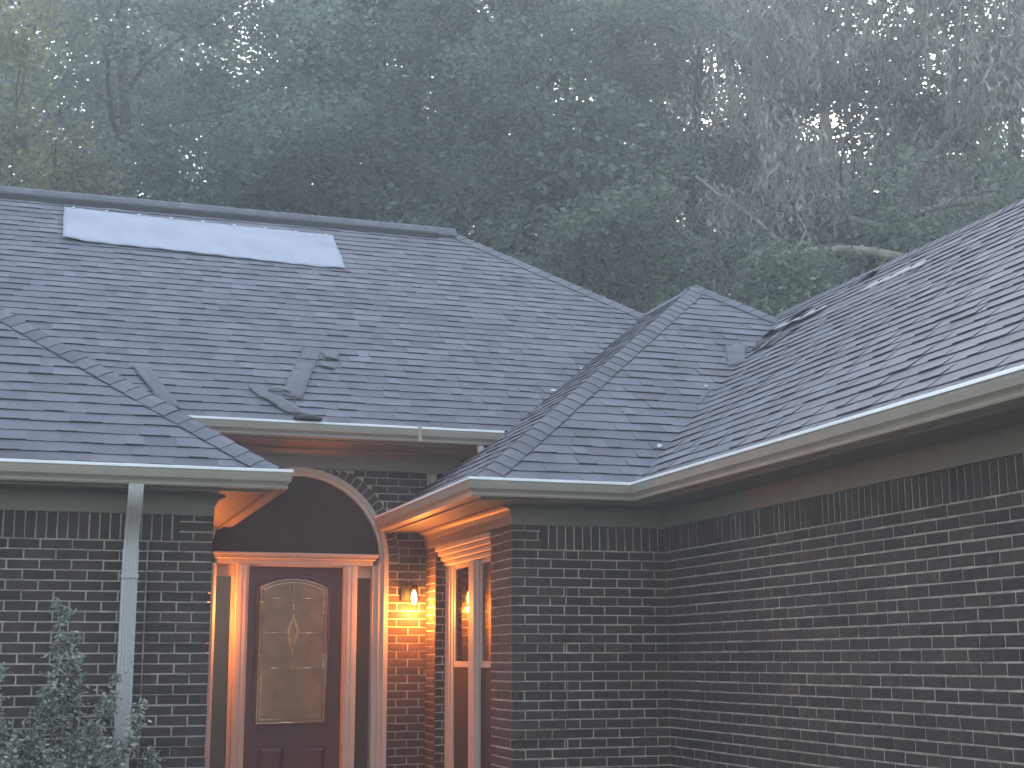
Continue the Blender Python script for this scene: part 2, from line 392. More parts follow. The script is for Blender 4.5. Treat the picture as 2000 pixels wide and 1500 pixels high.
# ---- brick walls
COURSE = .0677
def brick(mb, P, U, Nn, u0, u1, z0, z1, out, rnd, back=-.03):
    """one chamfered, slightly uneven brick; P origin, U along wall, Nn outward normal"""
    if u1 - u0 < .012: return
    j = lambda: rnd.uniform(-.0016, .0016); c = .003
    tilt = rnd.uniform(-.0015, .0015)
    def pt(u, z, o): return (P[0] + U[0] * u + Nn[0] * o, P[1] + U[1] * u + Nn[1] * o, z)
    cs = [(u0, z0), (u1, z0), (u1, z1), (u0, z1)]; js = [(j(), j()) for _ in range(4)]
    sg = [(1, 1), (-1, 1), (-1, -1), (1, -1)]
    bk = [pt(a + q[0], b_ + q[1], back) for (a, b_), q in zip(cs, js)]
    ed = [pt(a + q[0], b_ + q[1], out - c) for (a, b_), q in zip(cs, js)]
    fr = [pt(a + q[0] + s_[0] * c, b_ + q[1] + s_[1] * c, out + tilt * (1 if s_[0] > 0 else -1)) for (a, b_), q, s_ in zip(cs, js, sg)]
    mb.raw(bk + ed + fr, [(8, 9, 10, 11)] + [(i, (i + 1) % 4, (i + 1) % 4 + 4, i + 4) for i in range(4)] + [(i + 4, (i + 1) % 4 + 4, (i + 1) % 4 + 8, i + 8) for i in range(4)], 0)
def wall(P, U, Nn, L, ztop, z0line, rnd, quoins=(), holes=(), soldiers=True, zbot=GZ, off=.1, thick=.1, arch=None, label=None, mortar_boxes=None, course=COURSE, ext=0, m0=0, m1=0):
    """quoins: (u0,u1,u0 above the soldier line,u1 above it); holes: (u0,u1,z0,z1)"""
    mb = MB(); J = .010; MO = -.0045
    # mortar backing
    def pt(u, o, z): return (P[0] + U[0] * u + Nn[0] * o, P[1] + U[1] * u + Nn[1] * o, z)
    def mbox(u0, u1, za, zb, out):
        vs = [pt(u, o, z) for u in (u0, u1) for o in (-thick, out) for z in (za, zb)]
        mb.raw(vs, [(0, 1, 3, 2), (4, 6, 7, 5), (0, 4, 5, 1), (2, 3, 7, 6), (0, 2, 6, 4), (1, 5, 7, 3)], 1)
    if mortar_boxes is None:
        us = sorted({m0, L + ext + m1} | {h for q in holes for h in q[:2] if 0 < h < L})
        for a, b_ in zip(us[:-1], us[1:]):
            c = (a + b_) / 2; hs = sorted([(h[2], h[3]) for h in holes if h[0] <= c <= h[1]]); z = zbot
            for (h0, h1) in hs:
                if h0 > z: mbox(a, b_, z, h0, MO)
                z = h1
            if z < ztop: mbox(a, b_, z, ztop, MO)
    else:
        for q in mortar_boxes: mbox(*q, MO)
    rows = int((z0line - zbot) / course) + 1
    def free(a, b_, zm):
        segs = [(a, b_)]
        for h in holes:
            if h[2] < zm < h[3]:
                ns = []
                for s_ in segs:
                    if h[1] <= s_[0] or h[0] >= s_[1]: ns.append(s_); continue
                    if s_[0] < h[0]: ns.append((s_[0], h[0] - J * .5))
                    if s_[1] > h[1]: ns.append((h[1] + J * .5, s_[1]))
                segs = ns
        if arch:
            cu, cz, Ra = arch
            if zm > cz and abs(zm - cz) < Ra:
                w = math.sqrt(Ra * Ra - (zm - cz) ** 2); ns = []
                for s_ in segs:
                    if s_[1] <= cu - w or s_[0] >= cu + w: ns.append(s_); continue
                    if s_[0] < cu - w: ns.append((s_[0], cu - w))
                    if s_[1] > cu + w: ns.append((cu + w, s_[1]))
                segs = ns
        return segs
    r0 = -4 if quoins or not soldiers else 0
    if not soldiers: r0 = -int((ztop - z0line) / course) - 1
    for r_ in range(r0, rows):
        zt = z0line - r_ * course - J / 2 + rnd.uniform(-.0008, .0008); zb = z0line - (r_ + 1) * course + J / 2
        zt = min(zt, ztop - .002)
        if zt - zb < .01: continue
        u = -off - (.1016 if r_ % 2 else 0); zm = (zt + zb) / 2
        # quoin part
        qs = [((at if r_ < 0 else a), (bt if r_ < 0 else b_), 0) for a, b_, at, bt in quoins]
        recess = r_ > 0 and r_ % 5 == 0
        while u < L:
            ub = u + .2032 - J
            segs = [(max(u, 0), min(ub, L))]
            if r_ < 0 and soldiers: segs = []
            out_segs = []
            for s_ in segs:
                ss = [s_]
                for (qa, qb, d) in qs:
                    ns = []
                    for t in ss:
                        if t[1] <= qa or t[0] >= qb: ns.append(t); continue
                        if t[0] < qa - .03: ns.append((t[0], qa - J))
                        if t[1] > qb + .03: ns.append((qb + J, t[1]))
                    ss = ns
                out_segs += ss
            for s_ in out_segs:
                for (a, b_) in free(*s_, zm): brick(mb, P, U, Nn, a, b_, zb, zt, rnd.uniform(-.001, .0015), rnd)
            u += .2032
        for (qa, qb, d) in qs:
            u = qa - (.1016 if r_ % 2 else 0)
            if d < 0: u = qa - (0 if r_ % 2 else .1016)
            while u < qb:
                a, b_ = max(u, qa), min(u + .2032 - J, qb)
                for (a2, b2) in free(a, b_, zm): brick(mb, P, U, Nn, a2, b2, zb, zt, (-.0005 if recess else .019) + rnd.uniform(-.001, .001), rnd)
                u += .2032
            if not recess:   # mortar behind the proud corner
                vs = [pt(u_, o, z) for u_ in (qa + .004, qb - .004) for o in (-.01, .0145) for z in (zb - J / 2, zt + J / 2)]
                mb.raw(vs, [(0, 1, 3, 2), (4, 6, 7, 5), (0, 4, 5, 1), (2, 3, 7, 6), (0, 2, 6, 4), (1, 5, 7, 3)], 1)
    if soldiers:
        u = .003
        while u < L:
            a, b_ = u, min(u + COURSE - J, L)
            if not any(at - .01 < (a + b_) / 2 < bt + .01 for qa, qb, at, bt in quoins):
                for (a2, b2) in free(a, b_, (z0line + ztop) / 2): brick(mb, P, U, Nn, a2, b2, z0line + J / 2, ztop - .002, rnd.uniform(-.001, .0015), rnd)
            u += COURSE
    if arch:
        cu, cz, Ra = arch; Ri = Ra - .118; n = int(math.pi * (Ri + .05) / COURSE)
        for i in range(n):
            a0 = math.pi * (i + .07) / n; a1 = math.pi * (i + .93) / n; o = rnd.uniform(-.001, .001)
            def q(a, r2, oo): return pt(cu + math.cos(a) * r2, oo, cz + math.sin(a) * r2)
            r1, r2 = Ri + .006, Ra - .012
            if cz + math.sin(a0) * r2 > ztop or cz + math.sin(a1) * r2 > ztop: r2 = min(r2, (ztop - cz - .004) / max(math.sin(a0), math.sin(a1)))
            if r2 < r1 + .01: continue
            bk = [q(a0, r1, -.03), q(a1, r1, -.03), q(a1, r2, -.03), q(a0, r2, -.03)]
            fr = [q(a0, r1, o), q(a1, r1, o), q(a1, r2, o), q(a0, r2, o)]
            mb.raw(bk + fr, [(4, 5, 6, 7)] + [(k, (k + 1) % 4, (k + 1) % 4 + 4, k + 4) for k in range(4)], 0)
    return part(mb, 'wall', [MT['brick'], MT['mortar']], label=label)
rb = random.Random(11)
ZL = .793; ZF = .975
YF, YE, XS, XL, XR = 9.90, 12.40, 3.28, 1.09, 4.49
wall((-6, YF), (1, 0), (0, -1), 6 + XL, ZF, ZL, rb, quoins=[(6.685, 7.109, 6.88, 7.109)])
wall((XL, YF), (0, 1), (1, 0), YE - YF, ZF, ZL, rb, quoins=[(-.019, .4, -.019, .2)], m0=.02)
SP = [(u, u + .041, .85 + math.sqrt(max(0, .80 ** 2 - min(abs(u - 1.02), abs(u + .041 - 1.02)) ** 2)), 1.66) for u in np.arange(.2, 1.84, .041)]
wall((XL, YE), (1, 0), (0, -1), XS - XL, 1.66, .91, rb, soldiers=False, holes=[(.2, 1.84, -3, .85)], arch=(1.02, .85, .928), course=.0692,
     mortar_boxes=[(-.09, .2, GZ, 1.66), (1.84, XS - XL + .09, GZ, 1.66)] + SP)
wall((XS, YE), (0, -1), (-1, 0), YE - YF, ZF, ZL, rb, soldiers=False, quoins=[(2.1, 2.519, 2.3, 2.519)], m1=-.02, holes=[(.33, 1.93, -1.0, .974)])
wall((XS, YF), (1, 0), (0, -1), XR - XS, ZF, ZL, rb, quoins=[(-.019, .40, -.019, .203)], ext=.09)
wall((XR, YF), (0, -1), (-1, 0), 11.9, ZF, ZL, rb)

# ---- gutters, fascia, soffit, frieze
def gutter(path, oe, zt, name='gutter', parent=house, label=None):
    w, h = .12, .128
    pr = [(oe - w, zt - .002), (oe - w, zt - h), (oe - .030, zt - h), (oe - .026, zt - h + .012), (oe - .034, zt - h + .022), (oe - .028, zt - h + .034), (oe - .010, zt - h + .052),
          (oe - .006, zt - .040), (oe - .006, zt - .019), (oe + .002, zt - .018), (oe + .0, zt - .006), (oe - .004, zt + .002), (oe - .017, zt + .001), (oe - .018, zt - .010),
          (oe - .012, zt - .012), (oe - .012, zt - .04), (oe - .016, zt - h + .052), (oe - .034, zt - h + .036), (oe - .040, zt - h + .022), (oe - .036, zt - h + .006), (oe - w + .005, zt - h + .006), (oe - w + .005, zt - .002)]
    mb = MB(); mb.sweep(pr, path); k = len(pr)
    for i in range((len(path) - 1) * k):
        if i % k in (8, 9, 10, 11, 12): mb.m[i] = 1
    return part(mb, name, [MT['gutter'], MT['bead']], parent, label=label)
PA = [(-6, YF), (XL, YF), (XL, YE - .002)]
PB = [(XS, YE - .002), (XS, YF), (XR, YF), (XR, -2)]
PE = [(-.6, YE), (4.3, YE)]
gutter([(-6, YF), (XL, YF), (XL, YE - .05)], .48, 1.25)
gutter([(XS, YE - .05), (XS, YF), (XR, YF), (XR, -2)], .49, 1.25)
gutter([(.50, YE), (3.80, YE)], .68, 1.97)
rect = lambda o0, o1, z0, z1: [(o0, z0), (o1, z0), (o1, z1), (o0, z1)]
def eave(path, oe, zt, zs, zf, crown, fd=.022):
    mb = MB(); mb.sweep([(oe - .146, zs - .012), (oe - .122, zs - .012), (oe - .122, zt - .01), (oe - .146, zt - .01)], path); part(mb, 'fascia', MT['trim'])
    mb = MB(); mb.sweep(rect(.004, oe - .148, zs, zs + .012), path); part(mb, 'soffit', MT['soffit'])
    mb = MB(); mb.sweep(rect(-.05, fd, zf, zs - .002), path); part(mb, 'frieze_board', MT['trim'])
eave(PA, .48, 1.25, 1.118, ZF, 0)
eave(PB, .49, 1.25, 1.118, ZF, 0)
eave(PE, .68, 1.97, 1.835, 1.662, 0)
# crown mouldings on the porch sides
def crown(path, z0, z1, d, o0=.023, name='crown_moulding'):
    h = z1 - z0; n = 8
    pr = [(o0, z0)] + [(o0 + .008, z0), (o0 + .012, z0 + .15 * h), (o0 + .012, z0 + .25 * h)]
    for i in range(n + 1):
        a = math.pi / 2 * i / n; pr.append((o0 + .014 + (d - .03) * (1 - math.cos(a)), z0 + .27 * h + .5 * h * math.sin(a)))
    pr += [(o0 + d - .01, z0 + .80 * h), (o0 + d - .01, z0 + .86 * h), (o0 + d, z0 + .88 * h), (o0 + d, z1), (o0, z1)]
    mb = MB(); mb.sweep(pr, path); return part(mb, name, MT['trim'])
crown([(XS, YE - .03), (XS, YF - .024)], 1.045, 1.114, .075)
crown([(XL, YF - .0), (XL, YE - .03)], 1.045, 1.114, .075)
crown([(XL + .01, YE), (XS - .01, YE)], 1.765, 1.831, .07)

# ---- entry: casing, header, transom
def arc(mb, cx, cz, r0, r1, y0, y1, a0=0, a1=math.pi, n=40, mi=0):
    v = []
    for i in range(n + 1):
        a = a0 + (a1 - a0) * i / n; c, s_ = math.cos(a), math.sin(a)
        v += [(cx + c * r0, y0, cz + s_ * r0), (cx + c * r1, y0, cz + s_ * r1), (cx + c * r1, y1, cz + s_ * r1), (cx + c * r0, y1, cz + s_ * r0)]
    f = []
    for i in range(n):
        for k in range(4): f.append((i * 4 + k, i * 4 + (k + 1) % 4, i * 4 + 4 + (k + 1) % 4, i * 4 + 4 + k))
    f += [(0, 1, 2, 3), (n * 4, n * 4 + 1, n * 4 + 2, n * 4 + 3)]; mb.raw(v, f, mi)
CX, CZ = 2.11, .85
mb = MB()
arc(mb, CX, CZ, .775, .815, 12.350, 12.45); arc(mb, CX, CZ, .740, .773, 12.366, 12.46)
for s_ in (-1, 1):
    a, b_ = sorted((CX + s_ * .775, CX + s_ * .815)); mb.box(a, b_, 12.350, 12.45, -1.268, CZ - .001)
    a, b_ = sorted((CX + s_ * .730, CX + s_ * .773)); mb.box(a, b_, 12.366, 12.50, -1.268, CZ - .001)
    a, b_ = sorted((CX + s_ * .681, CX + s_ * .728)); mb.box(a, b_, 12.385, 12.56, -1.268, .818)
part(mb, 'entry_casing', MT['white'])
mb = MB(); n = 40; pts = [(CX - .738, 12.432, CZ + .03)] + [(CX + .738 * math.cos(math.pi - math.pi * i / n), 12.432, CZ + .03 + .71 * math.sin(math.pi * i / n)) for i in range(1, n)] + [(CX + .738, 12.432, CZ + .03)]
pts = [(CX + .7395 * math.cos(a), 12.432, CZ + .7395 * math.sin(a)) for a in [math.asin(.03) + (math.pi - 2 * math.asin(.03)) * i / n for i in range(n + 1)]]
bk = [(x, 12.46, z) for x, y, z in pts]; q = len(pts)
mb.raw(pts + bk, [tuple(range(q)), tuple(range(q, 2 * q))] + [(i, (i + 1) % q, (i + 1) % q + q, i + q) for i in range(q)])
part(mb, 'arched_transom', MT['transom'])
mb = MB()
mb.box(1.392, 2.828, 12.300, 12.46, .893, .912, bev=.004); mb.box(1.40, 2.82, 12.318, 12.46, .878, .892); mb.box(1.412, 2.81, 12.336, 12.46, .858, .877, bev=.006)
mb.box(1.431, 2.789, 12.372, 12.50, .816, .857)
mb.box(1.705, 2.545, 12.395, 12.50, .800, .815)
part(mb, 'entry_header', MT['white'])
mb = MB()
for (a, b_) in ((1.600, 1.704), (2.546, 2.650)):
    mb.box(a, b_, 12.372, 12.60, -1.268, .815, bev=.004)
    for k in range(2): mb.box(a + .02 + k * .036, a + .046 + k * .036, 12.367, 12.373, -1.268, .80)
part(mb, 'door_post', MT['white'])
for a, b_ in ((1.431, 1.598), (2.652, 2.789)):
    mb = MB(); mb.box(a, b_, 12.455, 12.49, .712, .815, bev=.003)
    st = .022 if a < 2 else .018
    if a < 2: mb.box(b_ - .032, b_, 12.43, 12.49, -1.26, .711)
    fr = part(mb, 'sidelight', MT['white'])
    mb = MB(); mb.box(a + .001, b_ - (.033 if a < 2 else .001), 12.472, 12.486, -1.26, .711)
    pn = part(mb, 'pane', MT['sideglass'], fr)
    if a < 2:
        mb = MB(); mb.box(1.462, 1.522, 12.466, 12.470, -.918, -.888, bev=.001)
        for k in range(3): mb.box(1.470 + k * .018, 1.480 + k * .018, 12.466, 12.470, -.945, -.924)
        part(mb, 'sticker', MT['sticker'], fr)
# door
mb = MB(); DX0, DX1, DY = 1.706, 2.544, 12.50
gx0, gx1, gzb, gzc, gza = 1.815, 2.418, -.536, .622, .702
mb.box(DX0, DX1, DY + .012, DY + .05, -1.262, .799)
def apoly(ins, y):     # arched outline inset by ins
    w = (gx1 - gx0) / 2 - ins; h = gza - gzc; Rr = (((gx1 - gx0) / 2) ** 2 + h * h) / (2 * h); cx = (gx0 + gx1) / 2; cz = gza - Rr; r_ = Rr - ins
    a = math.asin(min(1, w / r_)); pts = [(cx - w, y, gzb + ins), (cx + w, y, gzb + ins)]
    for i in range(17):
        t = a - 2 * a * i / 16; pts.append((cx + r_ * math.sin(t), y, cz + r_ * math.cos(t)))
    return pts
# stiles: face of the door in front of the glass, as a ring between the slab edge and the glass
def ring(mb, A, B, mi=0):
    n = len(A); mb.raw(A + B, [(i, (i + 1) % n, (i + 1) % n + n, i + n) for i in range(n)], mi)
out0 = apoly(-.036, DY); 
edge = []
for (x, y, z) in out0:
    edge.append((x, y, z))
# rectangular face around the arched opening, split into four fields
ap = apoly(-.03, DY)
arcp = ap[2:]
mb.raw([(DX0, DY, -1.262), (DX1, DY, -1.262), (DX1, DY, ap[0][2]), (DX0, DY, ap[0][2])], [(0, 1, 2, 3)])
mb.raw([(DX0, DY, ap[0][2]), ap[0], arcp[-1], (DX0, DY, arcp[-1][2])], [(0, 1, 2, 3)])
mb.raw([ap[1], (DX1, DY, ap[1][2]), (DX1, DY, arcp[0][2]), arcp[0]], [(0, 1, 2, 3)])
mb.raw([(DX0, DY, arcp[-1][2])] + arcp[::-1] + [(DX1, DY, arcp[0][2]), (DX1, DY, .799), (DX0, DY, .799)], [tuple(range(len(arcp) + 4))])
mb.raw([(DX0, DY, -1.262), (DX0, DY, .799), (DX0, DY + .012, .799), (DX0, DY + .012, -1.262), (DX1, DY, -1.262), (DX1, DY, .799), (DX1, DY + .012, .799), (DX1, DY + .012, -1.262)], [(0, 1, 2, 3), (4, 5, 6, 7)])
ring(mb, apoly(-.03, DY), apoly(-.026, DY - .012)); ring(mb, apoly(-.026, DY - .012), apoly(-.012, DY - .012)); ring(mb, apoly(-.012, DY - .012), apoly(.0, DY + .006))
for (a, b_) in ((1.843, 2.060), (2.200, 2.417)):
    z1, z0 = -.730, -1.10
    A = [(a, DY - .001, z0), (b_, DY - .001, z0), (b_, DY - .001, z1), (a, DY - .001, z1)]
    Bq = [(a + .006, DY + .008, z0 + .006), (b_ - .006, DY + .008, z0 + .006), (b_ - .006, DY + .008, z1 - .006), (a + .006, DY + .008, z1 - .006)]
    Cq = [(a + .032, DY - .010, z0 + .032), (b_ - .032, DY - .010, z0 + .032), (b_ - .032, DY - .010, z1 - .032), (a + .032, DY - .010, z1 - .032)]
    ring(mb, A, [(x, DY - .006, z) for x, y, z in A]); ring(mb, [(x, DY - .006, z) for x, y, z in A], Bq[:] and [(x + (.004 if x == a else -.004), DY - .002, z + (.004 if z == z0 else -.004)) for x, y, z in A])
    ring(mb, [(x + (.004 if x == a else -.004), DY - .002, z + (.004 if z == z0 else -.004)) for x, y, z in A], Cq); mb.raw(Cq, [(0, 1, 2, 3)])
door = part(mb, 'front_door', MT['door'])
mb = MB(); gp = apoly(.0005, DY + .004); q = len(gp); mb.raw(gp + [(x, DY + .010, z) for x, y, z in gp], [tuple(range(q)), tuple(range(q, 2 * q))] + [(i, (i + 1) % q, (i + 1) % q + q, i + q) for i in range(q)])
part(mb, 'door_glass', MT['doorglass'], door)
mb = MB(); yc = DY + .002; gc = (gx0 + gx1) / 2
def loop(pts, r_, mi=0): mb.tube(pts + [pts[0]], [r_] * (len(pts) + 1), 6, mi, cap=False)
loop(apoly(.006, yc), .0035); loop(apoly(.036, yc), .003)
for z in (.530, .234, -.066):
    gap = .022 if z > .4 else .045 if z > 0 else .03
    gi = .036 if z > 0 else .036
    for (a, b_) in ((gx0 + gi, gc - gap), (gc + gap, gx1 - gi)): mb.tube([(a, yc, z), (b_, yc, z)], [.0042, .0042], 6)
mb.tube([(gc, yc, gza - .036), (gc, yc, .555)], [.003, .003], 6)
mb.tube([(gx0 + .01, yc, gzb + .012), (gx1 - .01, yc, gzb + .012)], [.005, .005], 6)
for s_ in (0, 1):
    xx = gx0 + .021 if s_ == 0 else gx1 - .021
    for z in (.50, .40, .05, .00, -.04, -.21, -.31): mb.tube([(xx - .015, yc, z), (xx + .015, yc, z)], [.003, .003], 6)
part(mb, 'came', MT['came'], door, smooth=True)
for s_ in (0, 1):
    xx = gx0 + .021 if s_ == 0 else gx1 - .021; mb = MB()
    loop([(xx - .013, yc, .50), (xx + .013, yc, .50), (xx + .013, yc, .40), (xx - .013, yc, .40)], .0035, 0)
    part(mb, 'bevel', MT['brass'], door, smooth=True)
mb = MB()
mb.tube([(gc, yc, .500), (gc, yc - .002, .46), (gc, yc, .415)], [.002, .007, .002], 6)
def leafloop(cx, cz, w, h, r_=.0028, rot=0):
    P_ = []
    for i in range(14):
        t = 2 * math.pi * i / 14; x = w * math.sin(t) * (1 - .3 * math.cos(t)); z = h * math.cos(t)
        P_.append((cx + x * math.cos(rot) - z * math.sin(rot), yc, cz + x * math.sin(rot) + z * math.cos(rot)))
    loop(P_, r_)
leafloop(gc, .235, .038, .135); leafloop(gc, .30, .018, .07); leafloop(gc, .16, .018, .065)
for s_ in (-1, 1):
    leafloop(gc + s_ * .026, .30, .010, .045, rot=s_ * .25); leafloop(gc + s_ * .040, .235, .010, .038, rot=-s_ * .3); leafloop(gc + s_ * .026, .165, .010, .04, rot=-s_ * .35)
leafloop(gc, .075, .008, .028); leafloop(gc, -.066, .012, .032, .002); leafloop(gc, .365, .007, .03)
part(mb, 'glass_ornament', MT['brass'], door, smooth=True)

# ---- side window in the porch wall
win = None
mb = MB()
for r_ in range(32):                                                     # brick reveal of the window opening
    zt = .973 - r_ * COURSE
    if zt - .06 < -1.0: break
    w_ = .088 if r_ % 2 else .060
    brick(mb, (XS, YE - .333), (1, 0), (0, -1), -.003, w_, zt - COURSE + .010, zt, .004, rb, back=-.02)
    if w_ < .08: brick(mb, (XS, YE - .333), (1, 0), (0, -1), .068, .088, zt - COURSE + .010, zt, .004, rb, back=-.02)
mb.box(XS + .002, 3.38, YE - .334, YE - .31, -1.0, .973, 1)
part(mb, 'window_reveal', [MT['brick'], MT['mortar']])
mb = MB()
mb.box(3.362, 3.46, 11.985, 12.058, -1.0, .80, bev=.004); mb.box(3.370, 3.46, 11.925, 11.984, -1.0, .80, bev=.003); mb.box(3.380, 3.46, 11.865, 11.924, -1.0, .80)
mb.box(3.348, 3.46, 11.150, 11.300, -1.0, .80, bev=.005); mb.box(3.366, 3.46, 11.095, 11.149, -1.0, .80, bev=.003); mb.box(3.366, 3.46, 11.301, 11.335, -1.0, .80)
mb.box(3.366, 3.46, 10.478, 10.53, -1.0, .80)
mb.box(3.25, 3.46, 10.478, 12.064, -1.09, -1.001, bev=.01)
win = part(mb, 'window', MT['white'])
for (z0, z1, x0) in ((.925, .971, 3.268), (.884, .924, 3.292), (.842, .883, 3.318), (.801, .841, 3.345)):
    mb = MB(); mb.box(x0, 3.46, 10.479, 12.064, z0, z1, bev=.007); part(mb, 'head_trim', MT['white'], win)
for (a, b_) in ((11.336, 11.864), (10.531, 11.094)):
    mb = MB()
    mb.box(3.388, 3.42, a, b_, -.060, -.012)
    mb.box(3.388, 3.42, a, a + .03, -.01, .80); mb.box(3.388, 3.42, b_ - .04, b_, -.01, .80); mb.box(3.389, 3.419, a + .031, b_ - .041, .765, .80)
    sh = part(mb, 'sash', MT['white'], win)
    mb = MB(); mb.box(3.398, 3.404, a + .031, b_ - .041, -.011, .764); part(mb, 'pane', MT['darkglass'], win)
    mb = MB(); mb.box(3.392, 3.398, a + .002, b_ - .002, -1.0, -.061); part(mb, 'insect_screen', MT['screen'], win)

# ---- downspouts
def downspout(x0, x1, pts, label=None):
    """pts: (y_front, z) spine; ribbed rectangular pipe"""
    mb = MB(); d = .068; nx = 13; rings = []
    P_ = [Vector(p_) for p_ in pts]
    for i, p_ in enumerate(P_):
        t = (P_[min(i + 1, len(P_) - 1)] - P_[max(i - 1, 0)]).normalized(); n_ = Vector((-t.y, t.x)) * (1 if t.y < 0 or True else -1)
        if n_.x < 0: n_ = -n_
        ring_ = []
        for k in range(nx):
            x = x0 + (x1 - x0) * k / (nx - 1); rib = .0035 if k % 2 else 0
            if k in (0, nx - 1): rib = .004
            q_ = p_ + n_ * rib; ring_.append((x, q_.x, q_.y))
        for k in (1, 0):
            q_ = p_ + n_ * d; ring_.append((x0 + (x1 - x0) * k, q_.x, q_.y))
        rings.append(ring_)
    n = nx + 2; vs = [v for r_ in rings for v in r_]; fs = []
    for i in range(len(rings) - 1):
        for k in range(n): fs.append((i * n + k, i * n + (k + 1) % n, (i + 1) * n + (k + 1) % n, (i + 1) * n + k))
    fs += [tuple(range(n)), tuple((len(rings) - 1) * n + k for k in range(n))]
    mb.raw(vs, fs); return mb
el = [(9.445, 1.125), (9.445, 1.095)] + [(9.445 + .16 * (1 - math.cos(a)), 1.095 - .16 * math.sin(a)) for a in [math.pi / 2 * .62 * i / 6 for i in range(1, 7)]]
y2, z2 = el[-1]; el += [(y2 + .10, z2 - .09)]
y2, z2 = el[-1]
for i in range(1, 6):
    y2 += .028 * (1 - i / 5.5); z2 -= .030; el.append((y2, z2))
yw = el[-1][0]; 
sp = downspout(.512, .606, el + [(yw + .004, z2 - .05)])
dsp = part(sp, 'downspout', MT['downspout'])
mb = downspout(.508, .610, [(yw + .0, z2 + .0), (yw + .002, z2 - .06), (yw + .002, z2 - .5), (yw + .002, GZ + .1)])
part(mb, 'pipe', MT['downspout'], dsp)
mb = MB(); mb.box(.503, .615, yw - .006, yw + .09, z2 - .19, z2 - .165); part(mb, 'strap', MT['downspout'], dsp)
mb = MB(); mb.tube([(3.60, 11.79, 1.85), (3.60, 11.79, 1.80), (3.66, 11.80, 1.78), (3.74, 11.80, 1.775)], [.035, .035, .035, .032], 10); part(mb, 'gutter_outlet', MT['downspout'], smooth=True)
mb = MB(); mb.box(3.02, 3.05, 11.712, 11.735, 1.845, 1.977); part(mb, 'gutter_joint', MT['mortar'])

# ------------------------------------------------------------------ wall lamps
def wall_lamp(x, z, label, side):
    t = empty('wall_lamp', (x, YE, z)); tag(t, label, 'lamp', 'lit wall lamps beside the front door')
    def P_(mb, name, m_, smooth=False):
        o = mb.build(name, m_, t, smooth); return o
    mb = MB(); mb.box(-.095, .015, -.020, -.002, -.03, .14, bev=.004); P_(mb, 'back_plate', MT['bronze'])
    mb = MB(); mb.tube([(-.04, -.02, .115), (-.03, -.06, .125), (0, -.115, .125), (0, -.12, .10)], [.008] * 4, 8); P_(mb, 'arm', MT['bronze'], True)
    mb = MB(); mb.tube([(0, -.12, .112), (0, -.12, .108), (0, -.12, .085), (0, -.12, .06)], [.012, .034, .036, .022], 20); P_(mb, 'socket', MT['bronze'], True)
    mb = MB(); mb.tube([(0, -.12, z_) for z_ in (.082, .06, -.04, -.070, -.082)], [.037, .044, .044, .040, .028], 24, cap=False); P_(mb, 'glass_shade', MT['lampglass'], True)
    mb = MB(); mb.tube([(0, -.12, z_) for z_ in (.060, .04, .015, -.02, -.045, -.058)], [.008, .016, .022, .022, .014, .004], 16); P_(mb, 'bulb', MT['filament'], True)
    ld = bpy.data.lights.new('lamp_light', 'POINT'); l = bpy.data.objects.new('lamp_light', ld); C.objects.link(l); l.parent = t
    l.location = (0, -.15, -.09); ld.energy = 18; ld.color = (1, .25, .036); ld.shadow_soft_size = .03
    return t
wall_lamp(3.14, .538, 'lit amber bulb lamp on the brick between front door and porch window', 1)
wall_lamp(1.175, .538, 'lit amber bulb lamp hidden in the corner left of the front door', -1)


# ------------------------------------------------------------------ things lying on the roof
def zmain(x, y): return MAINZ + PITCH * (y - ME)
def zright(x, y): return EAVE + PITCH * (x - 4.104)
def zb(x, y): return EAVE + PITCH * (y - 9.53)
def lay(quad, zf, h, name, mat, nu=10, nv=6, bow=lambda u, v: 0, th=.004, parent=None, jit=.0, seed=1):
    """thin sheet over a quad of plan points (bottom-left, bottom-right, top-right, top-left) lying on the slope zf"""
    r_ = random.Random(seed); A, B_, D, E_ = [np.array(q_) for q_ in quad]; mb = MB(); top = []
    for j in range(nv + 1):
        for i in range(nu + 1):
            u, v = i / nu, j / nv; p_ = (A * (1 - u) + B_ * u) * (1 - v) + (E_ * (1 - u) + D * u) * v
            if jit and (i in (0, nu) or j in (0, nv)): p_ = p_ + np.array([r_.uniform(-jit, jit), r_.uniform(-jit, jit)])
            top.append((p_[0], p_[1], zf(*p_) + h + bow(u, v)))
    n = len(top); W = nu + 1; bot = [(x, y, z - th) for x, y, z in top]; fs = []
    for j in range(nv):
        for i in range(nu):
            a = j * W + i; fs += [(a, a + 1, a + W + 1, a + W), (a + n, a + W + n, a + W + 1 + n, a + 1 + n)]
    for i in range(nu): fs += [(i, i + 1, i + 1 + n, i + n), (nv * W + i, nv * W + i + 1, nv * W + i + 1 + n, nv * W + i + n)]
    for j in range(nv): fs += [(j * W, (j + 1) * W, (j + 1) * W + n, j * W + n), (j * W + nu, (j + 1) * W + nu, (j + 1) * W + nu + n, j * W + nu + n)]
    mb.raw(top + bot, fs); o = mb.build(name, mat, parent, True)
    return o
t = empty('roof_sheet', (0, 0, 0)); tag(t, 'long pale underlayment sheet nailed below the ridge of the main roof', 'roof sheet')
lay([(.024, 14.83), (2.955, 14.69), (2.962, 15.50), (.021, 15.62)], zmain, .030, 'membrane', MT['sheet'], 60, 14, th=.003, parent=t, jit=.004,
    bow=lambda u, v: .007 * math.sin(u * 23 + 3 * math.sin(v * 4)) * v * (1 - v) * 2 + .006 * math.sin(v * 9 + u * 5) + .004 * math.sin(u * 61 + v * 9) * (1 - v) + (.03 * max(0, 1 - u * 9) * (1 - v) ** 2) + (.018 * max(0, 1 - (1 - u) * 12) * (1 - v)))
